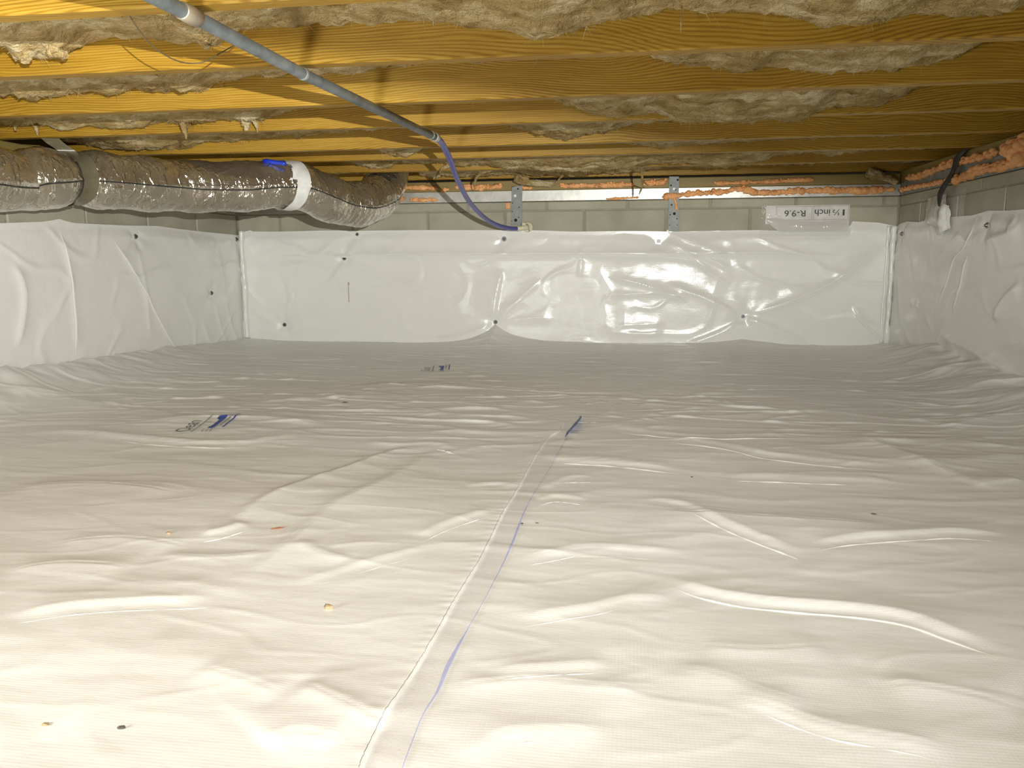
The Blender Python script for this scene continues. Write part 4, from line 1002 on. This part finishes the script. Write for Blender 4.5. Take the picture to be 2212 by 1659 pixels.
# ------------------------------------------------------------------ steel straps over the far sill
def plate_mesh(name, outline, holes, thick):
    cu = bpy.data.curves.new(name, 'CURVE'); cu.dimensions = '2D'; cu.fill_mode = 'BOTH'; cu.extrude = thick / 2
    def sp(P):
        s = cu.splines.new('POLY'); s.points.add(len(P) - 1)
        for q, (x, y) in zip(s.points, P): q.co = (x, y, 0, 1)
        s.use_cyclic_u = True
    sp(outline)
    for x, y, r in holes: sp([(x + r * math.cos(k * math.pi / 8), y + r * math.sin(k * math.pi / 8)) for k in range(16)])
    ob = bpy.data.objects.new(name, cu); COL.objects.link(ob)
    dg = bpy.context.evaluated_depsgraph_get(); me = bpy.data.meshes.new_from_object(ob.evaluated_get(dg))
    bpy.data.objects.remove(ob); bpy.data.curves.remove(cu); return me
def sill_strap(corners, holes, bolt, label, foam_run):
    (x0, z0), (x1, z1), (x2, z2), (x3, z3) = corners
    t = empty('sill_strap', ((x0 + x1) / 2, YB - 0.006, z0)); tag(t, label, 'metal strap', 'metal straps over the far sill')
    ox = (x0 + x1) / 2
    me = plate_mesh('strap_plate', [(x0 - ox, 0), (x1 - ox, 0), (x2 - ox, z2 - z0), (x3 - ox, z3 - z0)], holes, 0.003)
    o = link('strap_plate', me, M['strap_steel'], t); o.rotation_euler.x = math.radians(90)
    b = box('hole_shade_sheet', (x0 - ox + .004, 0.0035, 0.002), (x1 - ox - .004, 0.005, z2 - z0 - .004), M['hole_shade'], t)  # added black sheet paints the shade seen through the strap holes
    bm = bmesh.new(); bmesh.ops.create_cone(bm, cap_ends=True, segments=16, radius1=0.0075, radius2=0.006, depth=0.004, matrix=Matrix.Translation((bolt[0], -0.003, bolt[1])) @ Matrix.Rotation(math.radians(90), 4, 'X'))
    bm_obj('bolt_head', bm, M['white_strap'], t)
    return t
sill_strap(STRAPS[0:4], [(0.010, 0.182, .0045), (-0.002, 0.026, .008), (-.018, .112, .003), (.016, .09, .003), (.014, .04, .003), (-.02, .07, .0025), (-.022, 0.022, .0025)], (-0.004, 0.148), 'short galvanised strap with holes above the hose fitting', 0)
sill_strap(STRAPS[4:8], [(0.014, 0.248, .005), (-0.018, 0.222, .0045), (0.006, 0.20, .003), (-.012, .128, .004), (.002, .085, .007), (.016, .06, .003), (-.018, .08, .003), (.018, .03, .0025), (-.02, .03, .0025)], (-0.003, 0.205), 'long galvanised strap with an orange foam smear beside the far sill', 0)

# ------------------------------------------------------------------ orange foam
def foam(name, P3d, r, seed, label, group, nrm, dens=150, lump=0.5):
    """a bead of expanded foam: lumpy core tube with popcorn blisters"""
    C = catmull(P3d, max(20, int(60 * sum(np.linalg.norm(np.diff(np.array(P3d), axis=0), axis=1)) / 0.3)))
    L = sum(np.linalg.norm(np.diff(C, axis=0), axis=1))
    a = np.linspace(0, 2 * math.pi, 14, endpoint=False); s = np.linspace(0, L, len(C)); A, S = np.meshgrid(a, s)
    R = r * (0.85 + 0.5 * fbm(S * 26 + seed, A * 0.0 + seed, 2, seed) + 0.35 * fbm(S * 60, np.cos(A) * 1.2 + np.sin(A), 3, seed + 2))
    R *= np.clip(np.minimum(s, L - s) / (r * 0.8), 0.35, 1)[:, None]
    me = tube_mesh(name, C, np.clip(R, r * 0.3, None), 14, ref=tuple(nrm))
    bm = bmesh.new(); bm.from_mesh(me)
    rg = random.Random(seed)
    nl = int(L * dens); up = np.array([0, 0, 1.0]); nn = np.array(nrm, float)
    cl = [rg.uniform(0, L) for _ in range(max(1, int(L * 9)))]
    for k in range(nl):
        sp = rg.choice(cl) + rg.gauss(0, 0.02) if rg.random() < lump else rg.uniform(0, L)
        sp = min(max(sp, 0.004), L - 0.004); i = int(sp / L * (len(C) - 1))
        q = rg.uniform(0.3, 0.75) * r
        p = C[i] + nn * rg.uniform(0, 0.9) * r + up * rg.uniform(-0.5, 0.85) * r
        bmesh.ops.create_icosphere(bm, subdivisions=2, radius=q, matrix=Matrix.Translation(p) @ Matrix.Diagonal((rg.uniform(.8, 1.5), rg.uniform(.8, 1.3), rg.uniform(.7, 1.1), 1)))
    for f in bm.faces: f.smooth = True
    bm.to_mesh(me); bm.free()
    return tag(link(name, me, M['foam']), label, 'foam', group)
FL = {'u1': 'thin orange foam bead along the top of the far metal strip by the duct end', 'u2': 'small drooping orange foam blob beside the blue hose', 'u3': 'orange foam bead between the blue hose and the short strap',
      'u4': 'short orange foam dab beside the top of the short strap', 'u5': 'long orange foam bead between the two metal straps', 'u6': 'orange foam lump touching the top of the long strap',
      'u7': 'thin upper foam bead beyond the long strap', 'l1': 'orange foam lump under the metal strip by the duct end', 'l2': 'flat orange foam dab under the metal strip', 'l3': 'low ragged foam line under the metal strip before the long strap',
      'l4': 'long heaped orange foam bead running past the long strap to the corner'}
FR = {'u1': .014, 'u2': .012, 'u3': .014, 'u4': .010, 'u5': .013, 'u6': .016, 'u7': .010, 'l1': .015, 'l2': .010, 'l3': .007, 'l4': .015}
for k, (kk, pts) in enumerate(FOAM.items()):
    foam('foam_bead', [(p[0], YB - 0.004, p[1]) for p in pts], FR[kk], 31 + k, FL[kk], 'orange foam on the far sill', (0, -1, 0))
FRR = {'u': (.014, 'upper orange foam bead above the grey strip beside the torn black strip'), 'l': (.010, 'low thin foam bead between the far corner and the black strip'), 'l2': (.018, 'lumpy lower foam bead beyond the black strip'), 'big': (.030, 'big swirled orange foam mass at the near end of the grey strip')}
for k, (kk, pts) in enumerate(FOAM_R.items()):
    r, lab = FRR[kk]
    foam('foam_bead', [(XR - 0.004, p[0], p[1]) for p in pts], r, 61 + k, lab, 'orange foam on the side sill', (-1, 0, 0), 170 if kk != 'big' else 420)
foam('foam_dab', [(0.226, YB - 0.010, 0.735), (0.236, YB - 0.010, 0.70), (0.238, YB - 0.010, 0.672)], 0.007, 91, 'orange foam drip down the face of the long strap', 'orange foam on the far sill', (0, -1, 0))
tag(box('foam_patch', (-0.620, YB - 0.004, 0.692), (-0.596, YB + 0.004, 0.722), M['foam'], bevel=0.002), 'small square orange foam patch beside the short strap', 'foam')

# ------------------------------------------------------------------ label card under clear film on the far wall
(cx0, cz0), (cx1, cz1), (cx2, cz2), (cx3, cz3) = CARD[:4]
card = empty('label_card', ((cx0 + cx1) / 2, YB - 0.012, 0.62)); tag(card, 'pale insulation label with upside-down black print taped above the far liner', 'label')
def cr(x, y, z): return (x - card.location.x, y - card.location.y, z - card.location.z)
n = 30; V = []
for i in range(n):
    u = i / (n - 1)
    for j in range(14):
        v = j / 13
        x = (cx3 + (cx2 - cx3) * u) * (1 - v) + (cx0 + (cx1 - cx0) * u) * v; z = (cz3 + (cz2 - cz3) * u) * (1 - v) + (cz0 + (cz1 - cz0) * u) * v - 0.02 * (1 - v)
        V.append(cr(x, YB - 0.0075 - 0.008 * (1 - v) ** 2 + 0.0015 * math.sin(u * 9 + v * 4), z))
link('clear_film', mesh_np('clear_film', V, grid_quads(14, n)), M['film'], card)
paper = box('paper', cr(0.668, YB - 0.0045, 0.600), cr(1.058, YB - 0.003, 0.688), M['card'], card)
fr = 0.0012
for (a, b) in ((4, 5), (8, 9)):
    x0, z1 = CARD[a]; x1, _ = CARD[b]; z0 = 0.617
    for lo, hi in (((x0, z1 - fr * 2), (x1, z1)), ((x0, z0), (x1, z0 + fr * 2)), ((x0, z0), (x0 + fr * 2, z1)), ((x1 - fr * 2, z0), (x1, z1))):
        box('printed_frame', cr(lo[0], YB - 0.0058, lo[1]), cr(hi[0], YB - 0.0044, hi[1]), M['ink_grey'], paper)
def card_word(body, xc, zc, w, h):
    me = text_mesh(body, 0.036)
    xsv = [v.co.x for v in me.vertices]; zsv = [v.co.y for v in me.vertices]
    mx, mz = (min(xsv) + max(xsv)) / 2, (min(zsv) + max(zsv)) / 2
    kx = w / (max(xsv) - min(xsv)); kz = h / (max(zsv) - min(zsv))
    for v in me.vertices: v.co = cr(xc - (v.co.x - mx) * kx, YB - 0.0105, zc - (v.co.y - mz) * kz)
    link('printed_text', me, M['ink_black'], paper)
card_word('R-9.6', CARD[12][0], CARD[12][1], 0.098, 0.030)
card_word('1', 1.030, 0.651, 0.0085, 0.028)
card_word('\u00bd', 0.994, 0.651, 0.032, 0.028)
card_word('inch', 0.932, 0.651, 0.070, 0.031)
# milky pocket flap in front of the lower half
V = []
for i in range(26):
    u = i / 25; x = 0.672 + (1.055 - 0.672) * u; zt = 0.618 + 0.010 * math.cos(u * 5); zb = 0.560 + 0.05 * max(0, 1 - u * 5) ** 1.5
    for j in range(8):
        v = j / 7; V.append(cr(x, YB - 0.016 - 0.006 * math.sin(math.pi * v) - 0.002 * math.sin(u * 17), zb + (zt - zb) * v))
link('pocket_flap', mesh_np('pocket_flap', V, grid_quads(8, 26)), M['film_milky'], card)

# ------------------------------------------------------------------ torn black strip and clear tape on the side wall
C = catmull([(XR - 0.012 - 0.006 * k, p[0], p[1]) for k, p in enumerate(BLACK)], 40)
V = []
for k, p in enumerate(C):
    t = k / 39; w = 0.026 * (1 + 0.3 * math.sin(t * 9)) * (1 if t < 0.75 else (1 - t) / 0.25 + 0.05)
    for d, e in ((-1, 0.0), (-0.3, -0.008), (0.4, -0.010), (1, 0.0)): V.append((p[0] + e * 0.8, p[1] + d * w, p[2] + 0.004 * d * math.sin(t * 13)))
bs = tag(link('torn_strip', mesh_np('torn_strip', V, grid_quads(4, 40)), M['black_strip']), 'torn black strip hanging over the foam lines into clear tape', 'strip')
md = bs.modifiers.new('thickness', 'SOLIDIFY'); md.thickness = 0.003
def film_piece(name, corners, label, seed, bulge, mat):
    a, b, c, d = [np.array(q) for q in corners]; V = []
    for i in range(20):
        for j in range(20):
            u, v = i / 19, j / 19
            p = (a * (1 - u) + b * u) * (1 - v) + (d * (1 - u) + c * u) * v
            V.append((XR - 0.010 - bulge * math.sin(math.pi * u) * (0.5 + 0.5 * math.sin(math.pi * v)) - 0.004 * float(fbm(np.array([u * 3]), np.array([v * 3]), 2, seed)[0]), p[0], p[1]))
    return tag(link(name, mesh_np(name, V, grid_quads(20, 20)), mat), label, 'tape', 'clear tape over the torn strip')
film_piece('clear_tape', [(3.72, 0.684), (3.52, 0.690), (3.47, 0.545), (3.74, 0.590)], 'clear tape piece between the corner and the torn black strip', 5, 0.018, M['film_milky'])
film_piece('clear_tape', [(3.50, 0.672), (3.33, 0.700), (3.335, 0.570), (3.50, 0.535)], 'clear tape piece covering the tip of the torn black strip', 9, 0.022, M['film'])
film_piece('clear_tape', [(3.545, 0.665), (3.475, 0.640), (3.45, 0.55), (3.54, 0.52)], 'narrow milky tape fold over the tip of the torn strip', 12, 0.03, M['liner_wall'])

# ------------------------------------------------------------------ crumbs on the liner
deb = [('wood_splinter', 'chip_brown', (0.011, 0.002, 0.0015), 0.5, 'thin reddish brown splinter on the liner'), ('foam_crumb', 'chip_tan', (0.006, 0.004, 0.003), 0, 'tan crumb on the liner beside the long seam tape'),
       ('dirt_speck', 'chip_dark', (0.004, 0.0022, 0.0015), .4, 'dark oval speck on the bright liner'), ('dirt_speck', 'chip_dark', (0.004, 0.002, 0.0015), 0, 'small dark speck beyond the long liner crease'),
       ('dirt_speck', 'chip_dark', (0.002, 0.002, 0.0015), 0, 'tiny dark speck beside the blue tape edge'), ('dirt_speck', 'chip_tan', (0.004, 0.004, 0.002), 0, 'pale grey smudge of dirt near the splinter'),
       ('dirt_speck', 'chip_dark', (0.009, 0.004, 0.002), .3, 'dark flake on the shaded liner under the duct'), ('dirt_speck', 'chip_tan', (0.004, 0.003, 0.0015), 0, 'faint tan speck in the bright corner of the liner'),
       ('dirt_speck', 'chip_dark', (0.002, 0.002, 0.0012), 0, 'tiny black dot on the shaded liner past the tape end'), ('wood_splinter', 'chip_dark', (0.004, 0.001, 0.001), -.5, 'hair-thin dark fleck beside the tape')]
for k, ((nm, mt, sc, rz, lab), (x, y)) in enumerate(zip(deb, DEBRIS)):
    bm = bmesh.new(); bmesh.ops.create_icosphere(bm, subdivisions=2, radius=1.0)
    rg = random.Random(k)
    for v in bm.verts: v.co *= rg.uniform(0.75, 1.15)
    o = bm_obj(nm, bm, M[mt]); o.scale = sc; o.rotation_euler.z = rz; o.location = (x, y, ground(x, y)[0] + sc[2] * 0.7)
    tag(o, lab, 'debris', 'crumbs on the liner')

# ------------------------------------------------------------------ flood lamp hanging from a joist, out of view
lamp = empty('work_lamp', tuple(LAMP)); tag(lamp, 'black flood lamp with a flat visor hanging from a joist', 'lamp')
SX, SY = -0.146, 0.032
def vis(x, y): return 0.0052 + SX * x + SY * y
V = [(x, y, vis(x, y) + dz) for dz in (0, 0.003) for (x, y) in ((-0.22, -0.10), (0.22, -0.10), (0.22, 0.20), (-0.22, 0.20))]
link('visor', mesh_np('visor', V, [[3, 2, 1, 0], [4, 5, 6, 7], [0, 1, 5, 4], [1, 2, 6, 5], [2, 3, 7, 6], [3, 0, 4, 7]], False), M['lamp_black'], lamp)
box('housing', (-0.06, -0.10, -0.06), (0.06, -0.03, 0.012), M['lamp_black'], lamp, 0.006)
hz = JB - LAMP.z
link('hook', tube_mesh('hook', [(0, -0.05, 0.012), (0, -0.05, 0.10), (0, 0.02, 0.17), (0, 0.095, hz - 0.02), (0, 0.095, hz + 0.003)], 0.005, 10), M['lamp_black'], lamp)

# ------------------------------------------------------------------ round work light standing on the liner, out of view
fz = ground(FLAMP.x, FLAMP.y)[0]
puck = empty('floor_lamp', (FLAMP.x, FLAMP.y, fz)); tag(puck, 'broad round black work light standing on the liner under the duct side', 'lamp')
rot = FDIR.to_track_quat('Z', 'Y').to_matrix().to_4x4()
head = Matrix.Translation((0, 0, FLAMP.z - fz)) @ rot @ Matrix.Translation((0, 0, -0.016))
bm = bmesh.new(); bmesh.ops.create_cone(bm, cap_ends=True, segments=40, radius1=0.13, radius2=0.165, depth=0.028, matrix=head)
bm_obj('lamp_head', bm, M['lamp_black'], puck)
for sx in (-1, 1):
    link('stand_leg', tube_mesh('stand_leg', [(sx * 0.16, -0.01, FLAMP.z - fz), (sx * 0.165, -0.03, 0.03), (sx * 0.165, -0.05, 0.004)], 0.005, 8), M['lamp_black'], puck)
link('stand_bar', tube_mesh('stand_bar', [(-0.165, -0.05, 0.005), (0, -0.052, 0.005), (0.165, -0.05, 0.005)], 0.005, 8), M['lamp_black'], puck)
